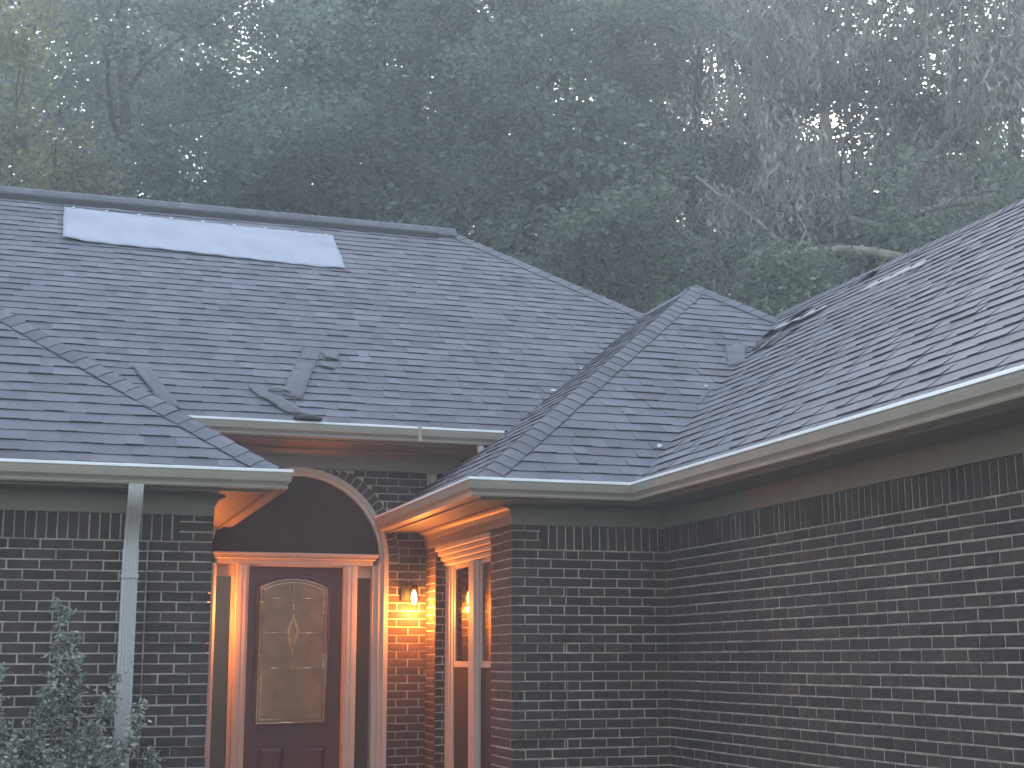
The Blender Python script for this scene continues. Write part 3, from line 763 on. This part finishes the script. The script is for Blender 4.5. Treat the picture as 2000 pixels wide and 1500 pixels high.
for k in range(9):
    x = .12 + k * .345; y = 15.60 - k * .0145
    mb = MB(); z = zmain(x, y) + .038; nv_ = Vector((0, -.6, .8)); mb.tube([Vector((x, y, z)), Vector((x, y, z)) + nv_ * .006], [.018, .016], 10); o = mb.build('nail_cap', MT['scrap'], t)
def strip(quad, lab, seed, bow, zf=zmain, mat='cap', name='loose_shingle', nu=4, nv=10, h=.028):
    o = lay(quad, zf, h, name, MT[mat], nu, nv, bow, th=.006, jit=.006, seed=seed); tag(o, lab, 'shingle', 'loose shingles lying on the roof'); return o
strip([(1.905, 12.18), (2.075, 12.10), (2.335, 12.84), (2.180, 12.87)], 'dark upturned shingle strip leaning right, above the middle gutter', 3, lambda u, v: .012 * math.sin(v * 5) + .012 * abs(u - .5), mat='underside')
strip([(2.17, 12.80), (2.335, 12.78), (2.385, 12.97), (2.215, 12.99)], 'small shingle piece at the top of the strip that leans right', 4, lambda u, v: .01 * v)
strip([(1.90, 11.90), (2.10, 11.88), (1.83, 12.16), (1.70, 12.13)], 'shingle strip slanting left down to the black curled piece on the gutter', 5, lambda u, v: .014 * math.sin(v * 3), mat='underside', h=.034)
strip([(1.72, 12.10), (1.86, 12.13), (1.755, 12.29), (1.62, 12.26)], 'upper piece of the shingle strip that slants left to the gutter', 6, lambda u, v: .01 * v)
strip([(.865, 11.93), (1.03, 11.86), (.81, 12.50), (.655, 12.50)], 'long shingle strip lying beside the left hip', 7, lambda u, v: .012 * math.sin(v * 4 + u) + .012 * abs(u - .5), mat='underside')
strip([(2.40, 12.82), (2.53, 12.80), (2.53, 12.92), (2.40, 12.93)], 'square shingle tab raised to the right of the leaning strip, upper one', 8, lambda u, v: .014 * (1 - v))
strip([(2.34, 12.66), (2.47, 12.64), (2.47, 12.75), (2.34, 12.76)], 'square shingle tab raised to the right of the leaning strip, lower one', 9, lambda u, v: .014 * (1 - v))
strip([(1.80, 12.20), (1.98, 12.19), (1.98, 12.22), (1.80, 12.235)], 'thin pale curled shingle edge between the two dark strips', 10, lambda u, v: .02 + .02 * math.sin(u * 3), mat='flash', nv=3)
# the black curled piece over the gutter
mb = MB(); v = []; nu, nv = 14, 6
for j in range(nv + 1):
    for i in range(nu + 1):
        a = math.pi * (i / nu); w = .5 + .5 * math.sin(math.pi * (.12 + .76 * j / nv)); x = 1.955 + .225 * j / nv
        v.append((x + .006 * math.sin(i), 11.755 - .075 * w * math.cos(a) + .01 * math.sin(j), 1.985 + .048 * w * math.sin(a)))
fs = [(j * (nu + 1) + i, j * (nu + 1) + i + 1, (j + 1) * (nu + 1) + i + 1, (j + 1) * (nu + 1) + i) for j in range(nv) for i in range(nu)]
fs += [tuple(range(nu + 1)), tuple(nv * (nu + 1) + i for i in range(nu + 1))]
mb.raw(v, fs); tag(mb.build('loose_shingle', MT['felt'], None, True), 'black curled shingle scrap hanging over the middle gutter', 'shingle', 'loose shingles lying on the roof')
# torn part of the right wing
fl = lay([(5.76, 11.25), (5.97, 11.36), (6.22, 11.72), (5.95, 11.66)], zb, .022, 'roof_patch', MT['flash'], 8, 8, lambda u, v: .005 * math.sin(u * 7 + v * 3) + .004 * math.sin(v * 11), jit=.012, seed=5)
tag(fl, 'wrinkled grey membrane patch stuck in the valley beside the torn shingles', 'roof patch')
mm = lay([(6.385, 9.3), (6.385, 10.75), (6.50, 10.75), (6.50, 9.3)], zright, .004, 'roof_patch', MT['flash'], 4, 24, lambda u, v: .003 * math.sin(v * 30 + u * 4)); tag(mm, 'long narrow grey membrane exposed where a shingle course is missing', 'roof patch')
mm = lay([(6.06, 11.16), (6.06, 11.26), (6.33, 11.38), (6.33, 11.26)], zright, .024, 'roof_patch', MT['flash'], 3, 6, lambda u, v: .006 * math.sin(v * 6)); tag(mm, 'short grey strap crossing the black hole in the right wing roof', 'roof patch')
for q, lab, sd_ in (([(6.03, 10.93), (6.20, 10.87), (6.35, 11.36), (6.15, 11.42)], 'long black opening in the torn roof right of the grey strap', 31), ([(6.15, 11.50), (6.30, 11.46), (6.40, 11.80), (6.30, 11.88)], 'short black opening in the torn roof next to the valley', 32)):
    o = lay(q, zright, .014, 'torn_opening', MT['felt'], 5, 10, lambda u, v: .004 * math.sin(v * 9), jit=.02, seed=sd_, th=.004); tag(o, lab, 'roof hole', 'black openings in the torn right wing roof')
for q, lab, sd_ in (([(6.34, 10.98), (6.46, 10.98), (6.46, 11.40), (6.36, 11.42)], 'lifted ragged shingle over the long black opening', 33), ([(6.37, 11.44), (6.48, 11.44), (6.50, 11.80), (6.40, 11.82)], 'lifted ragged shingle over the short black opening', 34)):
    o = lay(q, zright, .02, 'loose_shingle', MT['cap'], 5, 10, lambda u, v: .045 * (1 - u) * (.6 + .4 * math.sin(v * 5)), jit=.015, seed=sd_, th=.006); tag(o, lab, 'shingle', 'loose shingles lying on the roof')
torn = MB()
for k, (y0, y1) in enumerate([(9.27, 9.55), (9.52, 9.82), (9.80, 10.02), (10.0, 10.2), (10.78, 10.95), (11.0, 11.2), (11.24, 11.5), (11.52, 11.8)]):
    n = 10; v = []
    for i in range(n + 1):
        t = i / n; y = y0 + (y1 - y0) * t; w = (.02 + .05 * math.sin(math.pi * min(1, t * 1.1)) ** .6) * (1 if k < 4 else .55); xb = 6.492 + .018 * (k % 2) - .03 * t * (k < 4)
        for dx in (0, w): v.append((xb + dx, y, zright(xb + dx, y) + .012 + (.012 if dx else 0)))
    m_ = len(v); v += [(a, b_, c - .005) for a, b_, c in v]
    fs = []
    for i in range(n):
        a = 2 * i; fs += [(a, a + 1, a + 3, a + 2), (a + m_, a + 2 + m_, a + 3 + m_, a + 1 + m_), (a, a + 2, a + 2 + m_, a + m_), (a + 1, a + 3, a + 3 + m_, a + 1 + m_)]
    tb = MB(); tb.raw(v, fs)
    o = tb.build('torn_edge', MT['pink'], None, True); tag(o, ['pinkish torn edge nearest the right end of the missing course', 'second pinkish torn edge from the right end of the missing course', 'third pinkish torn edge from the right end of the missing course', 'fourth pinkish torn edge, the last before the narrow grey membrane ends', 'small pinkish torn edge next to the left end of the grey membrane', 'small pinkish torn edge above the right end of the black hole', 'small pinkish torn edge above the middle of the black hole', 'pinkish torn edge closest to the valley beside the black hole'][k], 'torn edge', 'torn shingle edges on the right wing')
for q, lab, sd_ in (([(6.60, 11.40), (6.60, 11.70), (6.72, 11.72), (6.72, 11.38)], 'black lifted shingle tab above the hole near the valley', 3), ([(6.84, 10.56), (6.84, 10.74), (6.93, 10.72), (6.93, 10.58)], 'small black scrap near the ridge of the right wing', 4)):
    o = lay(q, zright, .02, 'loose_shingle', MT['felt'], 4, 4, lambda u, v: .03 * (1 - v), jit=.01, seed=sd_, th=.006); tag(o, lab, 'shingle', 'loose shingles lying on the roof')
def scrap(x, y, zf, r_, lab, seed):
    q = random.Random(seed); mb = MB(); pts = []
    n = 9
    for i in range(n):
        a = 2 * math.pi * i / n; rr_ = r_ * q.uniform(.45, 1.1); px, py = x + rr_ * math.cos(a), y + rr_ * .6 * math.sin(a); pts.append((px, py, zf(px, py) + .022 + q.uniform(0, .014)))
    cpt = (x, y, zf(x, y) + .034); b_ = [(a, c, z - .003) for a, c, z in pts]
    mb.raw(pts + [cpt] + b_, [(i, (i + 1) % n, n) for i in range(n)] + [tuple(range(n + 1, 2 * n + 1))] + [(i, (i + 1) % n, (i + 1) % n + n + 1, i + n + 1) for i in range(n)])
    tag(mb.build('paper_scrap', MT['scrap'], None), lab, 'scrap', 'pale scraps lying in the roof valleys')
scrap(4.50, 9.98, zb, .035, 'white scrap low in the right valley near the gutter corner', 1)
scrap(4.54, 12.50, zmain, .030, 'white scrap in the valley between main roof and small hipped roof', 2)
scrap(5.36, 10.90, zb, .022, 'small pale scrap halfway up the right valley', 3)
scrap(5.0, 12.93, zmain, .018, 'tiny pale scrap higher in the left valley', 4)
o = lay([(5.13, 10.62), (5.145, 10.61), (5.40, 10.885), (5.388, 10.90)], zb, .014, 'torn_edge', MT['flash'], 2, 12, lambda u, v: .006 * math.sin(v * 20), jit=.01, seed=9); tag(o, 'thin pale torn edge running along the right valley', 'torn edge')

# ------------------------------------------------------------------ trees behind the house
def leaf_mesh(name, pos, mat, L, W, rng, droop=0.0, flat=.5):
    """one leaf-sized bent diamond per point"""
    n = len(pos); pos = np.asarray(pos)
    th = rng.uniform(0, 2 * np.pi, n); d = np.stack([np.cos(th), np.sin(th), rng.normal(-.25, .45, n)], 1)
    if droop: d = d * (1 - droop) + np.array([0, 0, -1.0]) * droop * rng.uniform(.6, 1.6, (n, 1))
    d /= np.linalg.norm(d, axis=1, keepdims=True)
    r_ = rng.normal(size=(n, 3)); r_[:, 2] *= flat; s_ = np.cross(d, r_); s_ /= np.linalg.norm(s_, axis=1, keepdims=True) + 1e-9
    nn = np.cross(d, s_)
    ln = L * rng.uniform(.6, 1.25, (n, 1)); wd = W * rng.uniform(.7, 1.2, (n, 1))
    a = pos; b_ = pos + d * ln * .45 + s_ * wd * .5 + nn * ln * .06; c = pos + d * ln; e_ = pos + d * ln * .45 - s_ * wd * .5 + nn * ln * .06
    v = np.stack([a, b_, c, e_], 1).reshape(-1, 3).astype(np.float32)
    me = bpy.data.meshes.new(name); me.vertices.add(4 * n); me.vertices.foreach_set('co', v.ravel())
    me.loops.add(4 * n); me.loops.foreach_set('vertex_index', np.arange(4 * n, dtype=np.int32))
    me.polygons.add(n); me.polygons.foreach_set('loop_start', np.arange(0, 4 * n, 4, dtype=np.int32))
    me.materials.append(mat); me.update(calc_edges=True); return me
def bend(p0, d, L, k, rng, wob=.12, sag=0.0):
    pts = [np.array(p0, float)]; d = np.array(d, float); d /= np.linalg.norm(d)
    for i in range(k):
        d = d + rng.normal(0, wob, 3); d[2] += sag; d /= np.linalg.norm(d); pts.append(pts[-1] + d * L / k)
    return pts
def tree_proto(seed, H, spread, mat, leafL, leafW, per, droop=0., barkm='bark', lean=(0, 0), base=.22, nl=26, dens=1.0, shape=1.0, clump=.42):
    rng = np.random.default_rng(seed); mb = MB()
    tr = bend((0, 0, 0), (lean[0], lean[1], 1), H * .93, 9, rng, .045)
    r0 = H * .016; rad = [r0 * (1.25 if i == 0 else 1) * (1 - .88 * i / 9) for i in range(10)]
    mb.tube(tr, rad, 8)
    leaves = []
    for i in range(nl):
        t = base + (1 - base) * (i + rng.uniform(0, .8)) / nl; t = min(t, .985)
        f = t * 9; k = min(int(f), 8); p0 = tr[k] * (1 - (f - k)) + tr[k + 1] * (f - k)
        az_ = i * 2.4 + rng.uniform(-.5, .5)
        reach = spread * (math.sin(math.pi * min(1, (1 - t) / (1 - base) * .80 + .17)) ** .7) * rng.uniform(.7, 1.1)
        upv = .15 + .75 * t + rng.uniform(-.15, .15)
        lb = bend(p0, (math.cos(az_), math.sin(az_), upv), reach, 6, rng, .14, -.02 - .05 * droop)
        rl = rad[k] * .42; mb.tube(lb, [max(.012, rl * (1 - .82 * q / 6)) for q in range(7)], 6)
        for j in range(6):
            q = rng.uniform(.25, 1.0) * 6; kk = min(int(q), 5); p1 = lb[kk] * (1 - (q - kk)) + lb[kk + 1] * (q - kk)
            dv = rng.normal(size=3); dv[2] = dv[2] * .5 + .15 - droop * .3
            tl = reach * rng.uniform(.18, .42); tw = bend(p1, dv, tl, 4, rng, .25, -.04 - .12 * droop)
            mb.tube(tw, [.016, .013, .010, .008, .006], 4, cap=False)
            for p_ in tw[1::1 if droop > .3 else 2]:
                if rng.random() > dens: continue
                m_ = int(per * rng.uniform(.3, 1.6))
                c = p_ + rng.normal(0, .12, 3)
                if droop > .3:
                    ns = max(1, m_ // 7)
                    for _ in range(ns):
                        a = c + rng.normal(0, clump, 3) * (1, 1, .6); stp = np.array([rng.normal(0, .02), rng.normal(0, .02), -leafL * .42])
                        leaves.append(a + stp * np.arange(7)[:, None] + rng.normal(0, leafL * .22, (7, 3)))
                else:
                    leaves.append(c + rng.normal(0, clump, (m_, 3)) * (1, 1, .55))
    pos = np.concatenate(leaves)
    return mb, leaf_mesh('crown', pos, mat, leafL, leafW, rng, droop), len(pos)
trees = {}
def plant(kind, x, y, rz, sc, label, group='trees of the wood behind the house', zs=1.0, name='broadleaf_tree', gz=GZ):
    mb, cm = trees[kind][:2]
    t = empty(name, (x, y, gz), rz); t.scale = (sc, sc, sc * zs); tag(t, label, 'tree', group)
    if 'tm' not in trees[kind][2]:
        o = mb.build('trunk', MT[trees[kind][3]], t, True); trees[kind][2]['tm'] = o.data
    else:
        o = bpy.data.objects.new('trunk', trees[kind][2]['tm']); C.objects.link(o); o.parent = t
    c = bpy.data.objects.new('crown', cm); C.objects.link(c); c.parent = t
    return t
def proto(kind, bark, *a, **k):
    mb, cm, n = tree_proto(*a, **k); trees[kind] = (mb, cm, {}, bark); print('proto', kind, n)
proto('green1', 'bark', 21, 20, 6.5, MT['leaf_a'], .165, .10, 165, clump=.38)
proto('green2', 'bark', 22, 22, 6.0, MT['leaf_b'], .16, .097, 155, clump=.36, base=.16)
proto('under', 'bark', 25, 9, 4.2, MT['leaf_a'], .125, .078, 140, clump=.32, base=.10, nl=22)
proto('yellow', 'bark', 23, 11, 4.4, MT['leaf_c'], .14, .07, 115, clump=.32, droop=.25, base=.12)
proto('brown', 'palebark', 24, 19, 6.0, MT['leaf_d'], .26, .06, 52, droop=.62, base=.15, nl=28)
def at(px, dist):    # plan position on the bearing of a column of the picture
    a = math.atan((px - 1000) / 2776) + R(18.27); return dist * math.sin(a), dist * math.cos(a)

# ------------------------------------------------------------------ shrubs by the left wall
def shrub(loc, stems, label, seed, name='shrub'):
    rng = np.random.default_rng(seed); t = empty(name, (loc[0], loc[1], GZ)); tag(t, label, 'shrub', 'privet shrubs below the left wall')
    mb = MB(); pos = []
    for (dx, dy, h, w) in stems:
        pts = bend((dx * .5, dy * .5, 0), (dx * .4, dy * .4, h), h * 1.03, 9, rng, .045)
        mb.tube(pts, [.011 - .001 * i for i in range(10)], 5)
        for k in range(int(44 * h / 1.6)):
            q = rng.uniform(.15, 1) ** .8 * 9; kk = min(int(q), 8); p_ = pts[kk] * (1 - (q - kk)) + pts[kk + 1] * (q - kk)
            fr = q / 9; dv = rng.normal(size=3); dv[2] = abs(dv[2]) * .6 + .3
            ln = w * rng.uniform(.35, 1) * (1.15 - fr); tw = bend(p_, dv, max(.05, ln), 5, rng, .2, .03); mb.tube(tw, [.0035, .003, .0025, .002, .0018, .0015], 4, cap=False)
            for a in tw[1:]:
                for _ in range(5): pos.append(a + rng.normal(0, .012, 3))
                for _ in range(2): pos.append(a + rng.normal(0, .030, 3))
        for f in np.linspace(.72, 1, 12):
            q = f * 9; kk = min(int(q), 8); p_ = pts[kk] * (1 - (q - kk)) + pts[kk + 1] * (q - kk)
            for _ in range(3): pos.append(p_ + rng.normal(0, .014, 3))
    mb.build('stem', MT['bark'], t, True)
    me = leaf_mesh('foliage', np.array(pos), MT['leaf_s'], .034, .019, rng, 0, 1.0); o = bpy.data.objects.new('foliage', me); C.objects.link(o); o.parent = t
    return t
shrub((.24, 9.25), [(-.25, .05, 1.35, .30), (-.12, -.1, 1.50, .34), (-.02, .0, 1.64, .30), (.08, .1, 1.42, .34), (.16, -.05, 1.30, .34), (.22, .02, 1.12, .30), (-.40, 0, 1.15, .3), (.18, -.15, 1.05, .32), (.0, -.25, 1.2, .34), (-.08, .12, 1.84, .035)],
      'leafy privet shrub with a tall twig in front of the downspout', 4)
shrub((-.42, 9.2), [(-.2, 0, 1.2, .3), (.12, .1, 1.45, .16), (.25, -.1, 1.15, .28), (0, -.2, 1.1, .34), (.42, 0, 1.0, .28), (.30, .1, 1.32, .10)], 'lower privet shrub at the left edge of the wall', 7)
shrub((.76, 9.5), [(0, 0, .95, .10), (.06, .05, .85, .10), (-.1, .0, .8, .14)], 'small sprig shrub right of the downspout', 9)
P = [('green2', -150, 33, 0.3, 1.0, 'tall dark tree at the far left edge of the wood'),
 ('yellow', 90, 25.5, 1.2, .98, 'yellow brown low tree behind the left end of the long ridge'),
 ('green1', 300, 31, 2.2, 1.02, 'tall hazy green tree behind the pale roof sheet'),
 ('green2', 560, 35, 4.0, 1.0, 'dark tree with a large sky gap beside it, left of centre'),
 ('yellow', 500, 26.5, 4.2, .70, 'small yellowing tree just above the middle of the long ridge'),
 ('green1', 780, 30, 5.1, .98, 'full green tree behind the right end of the long ridge'),
 ('green2', 1010, 34, 1.0, 1.05, 'tall green tree in the centre of the wood'),
 ('green1', 1130, 28, 3.3, .80, 'green tree above the end of the long ridge'),
 ('green2', 1330, 36, 2.5, 1.0, 'dark tree behind the small hipped peak'),
 ('brown', 1330, 27.5, .4, .66, 'withered brown tree drooping above the small hipped peak'),
 ('brown', 1740, 29, 2.9, 1.0, 'tall withered brown tree hanging over the right wing'),
 ('green1', 1560, 38, .9, 1.08, 'dark green tree with a bare stem showing between sky gaps'),
 ('green2', 1960, 34, 3.8, 1.06, 'tall green tree at the right edge of the wood'),
 ('brown', 2120, 27, 1.9, .9, 'withered tree leaning in from the right edge'),
 ('green1', 2250, 33, 4.4, 1.1, 'tall tree outside the right edge of the wood'),
 ('under', 620, 27, .2, .9, 'low bushy tree behind the middle of the long ridge'),
 ('under', 930, 25, 2.0, .9, 'low bushy tree behind the right end of the ridge vent'),
 ('under', 1180, 24, 4.0, .8, 'low bushy tree behind the sloping hip of the main roof'),
 ('under', 1430, 25, 5.0, .9, 'low bushy tree behind the small hipped peak and the valley'),
 ('under', 1640, 26, 1.0, 1.0, 'low bushy tree behind the right wing ridge'),
 ('under', 1900, 27, 3.0, 1.1, 'low bushy tree behind the upper right wing ridge'),
 ('under', 260, 28, 3.0, 1.0, 'low bushy tree behind the left part of the ridge vent'),
 ('green2', 100, 42, 5.0, 1.05, 'far tree in the second row at the left'),
 ('green1', 420, 44, .6, 1.1, 'far tree in the second row behind the pale roof sheet'),
 ('green2', 740, 45, 2.6, 1.1, 'far tree in the second row left of centre'),
 ('green1', 1180, 44, 3.9, 1.15, 'far tree in the second row right of centre'),
 ('green2', 1500, 47, 1.4, 1.15, 'far tree in the second row behind the right wing'),
 ('green1', 1820, 46, 5.5, 1.15, 'far tree in the second row at the right'),
 ('under', 760, 29, 2.2, 1.35, 'middling green tree left of the right end of the long ridge'),
 ('under', 1010, 29, 5.2, 1.35, 'middling green tree behind the right end of the long ridge'),
 ('under', 420, 30, 1.2, 1.3, 'middling green tree behind the middle of the pale roof sheet'),
 ('under', -20, 29, .3, 1.3, 'middling green tree at the left edge of the wood'),
 ('green1', 300, 41, 1.9, 1.1, 'tall far tree left of the large upper left sky gap'),
 ('green2', 900, 38, 4.4, 1.1, 'tall far tree in the centre left of the wood'),
]
for k, px, dist, rz, sc, lab in P:
    x, y = at(px, dist); plant(k, x, y, rz, sc, lab)

# unseen trees added round the front yard to block low sky and darken the walls
for k_ in range(11):
    a = R(-68 - k_ * 21); dist = 21 + 3 * (k_ % 3)
    plant(['green1', 'green2'][k_ % 2], 1 + dist * math.sin(a), 3 + dist * math.cos(a), k_ * 1.3, .98 + .05 * (k_ % 3), ['first','second','third','fourth','fifth','sixth','seventh','eighth','ninth','tenth','eleventh'][k_] + ' unseen tree added round the front yard to shade the house', 'unseen trees added around the front yard')
# ---- bare limbs: broken branches hanging in the wood, and two bare stems
def limb(pts, r0, r1, label, mat='palebark', name='broken_branch', seed=1, twigs=10, group='bare limbs among the foliage'):
    rng = np.random.default_rng(seed); P_ = [Vector(q) for q in pts]; fine = []
    for i in range(len(P_) - 1):
        for k in range(4): fine.append(P_[i].lerp(P_[i + 1], k / 4) + Vector(rng.normal(0, r0 * .25, 3)))
    fine.append(P_[-1]); n = len(fine); mb = MB(); mb.tube(fine, [(r0 + (r1 - r0) * i / (n - 1)) * rng.uniform(.92, 1.08) for i in range(n)], 8)
    for _ in range(twigs):
        k = rng.integers(1, n - 1); d = rng.normal(size=3); d[2] -= .3; L = rng.uniform(.25, .9)
        tw = bend(tuple(fine[k]), d, L, 5, rng, .3); mb.tube(tw, [.014, .011, .009, .007, .005, .004], 4, cap=False)
    o = mb.build(name, MT[mat], None, True); tag(o, label, 'branch', group)
limb([(11.11, 21.27, 6.47), (11.73, 20.94, 6.69), (12.18, 20.68, 6.84), (12.7, 20.37, 6.84), (13.12, 20.1, 6.76), (13.66, 19.73, 6.53), (14.12, 19.4, 6.32)], .05, .10, 'pale mossy limb arching just above the ridge of the right wing, lowest of the limbs', seed=1)
limb([(13.29, 21.18, 7.71), (13.62, 20.97, 7.56), (14.05, 20.68, 7.4), (14.53, 20.34, 7.14), (15.0, 20.0, 6.83)], .06, .085, 'short pale limb sloping down to the right wing ridge, between the other two', seed=2)
limb([(14.16, 21.81, 7.84), (14.77, 21.4, 7.99), (15.36, 20.98, 8.11), (15.79, 20.66, 8.11), (16.09, 20.42, 7.95), (16.57, 20.04, 7.54)], .05, .12, 'thick pale limb arching over the upper right wing near the right edge', seed=3)
limb([(10.97, 22.46, 8.65), (11.3, 22.3, 8.31), (11.62, 22.14, 8.06), (11.91, 21.98, 7.75), (12.31, 21.76, 7.26)], .025, .05, 'thin pale limb slanting down above the small hipped peak, right one', seed=4)
limb([(10.04, 21.8, 7.63), (10.27, 21.69, 7.29), (10.66, 21.5, 6.95), (10.96, 21.35, 6.48)], .025, .035, 'thin brown limb curving down above the small hipped peak, left one', 'bark', seed=5)
limb([(15.09, 19.93, 11.56), (15.01, 20.0, 10.99), (14.87, 20.1, 9.85), (14.76, 20.18, 9.1), (14.38, 20.45, 8.39), (14.12, 20.63, 7.86), (13.94, 20.75, 7.5)], .05, .09, 'dark bent limb hanging from the top edge at the right', 'bark', seed=6)
limb([(14.4, 26.32, 7.5), (14.4, 26.32, 10.48), (14.44, 26.3, 11.06), (14.43, 26.3, 11.77), (14.4, 26.32, 12.61), (14.35, 26.34, 13.71), (14.3, 26.37, 15.19)], .10, .05, 'grey upright stem between sky gaps right of centre', seed=7)
limb([(17.11, 22.17, 7.5), (17.11, 22.17, 9.37), (17.03, 22.23, 10.12), (16.99, 22.26, 10.76), (17.28, 22.04, 11.25), (17.61, 21.77, 11.29)], .13, .04, 'pale forked stem beside the tall sky gap at the right', seed=8)
limb([(4.63, 27.61, 13.22), (4.91, 27.57, 12.78), (5.07, 27.54, 12.34), (5.23, 27.51, 12.12)], .04, .05, 'pale short limb high up left of centre', seed=9)
# ------------------------------------------------------------------ misty air
hz = MB(); hz.box(-120, 160, -40, 170, GZ - 1, 34)
m = bpy.data.materials.new('misty_air'); m.use_nodes = True; nt = m.node_tree; nt.nodes.remove(nt.nodes['Principled BSDF'])
pv = nt.nodes.new('ShaderNodeVolumePrincipled'); pv.inputs['Color'].default_value = (.86, .94, 1, 1); pv.inputs['Density'].default_value = .0056; pv.inputs['Anisotropy'].default_value = .4
nt.links.new(pv.outputs[0], nt.nodes['Material Output'].inputs['Volume'])
tag(hz.build('haze', m), kind='stuff')
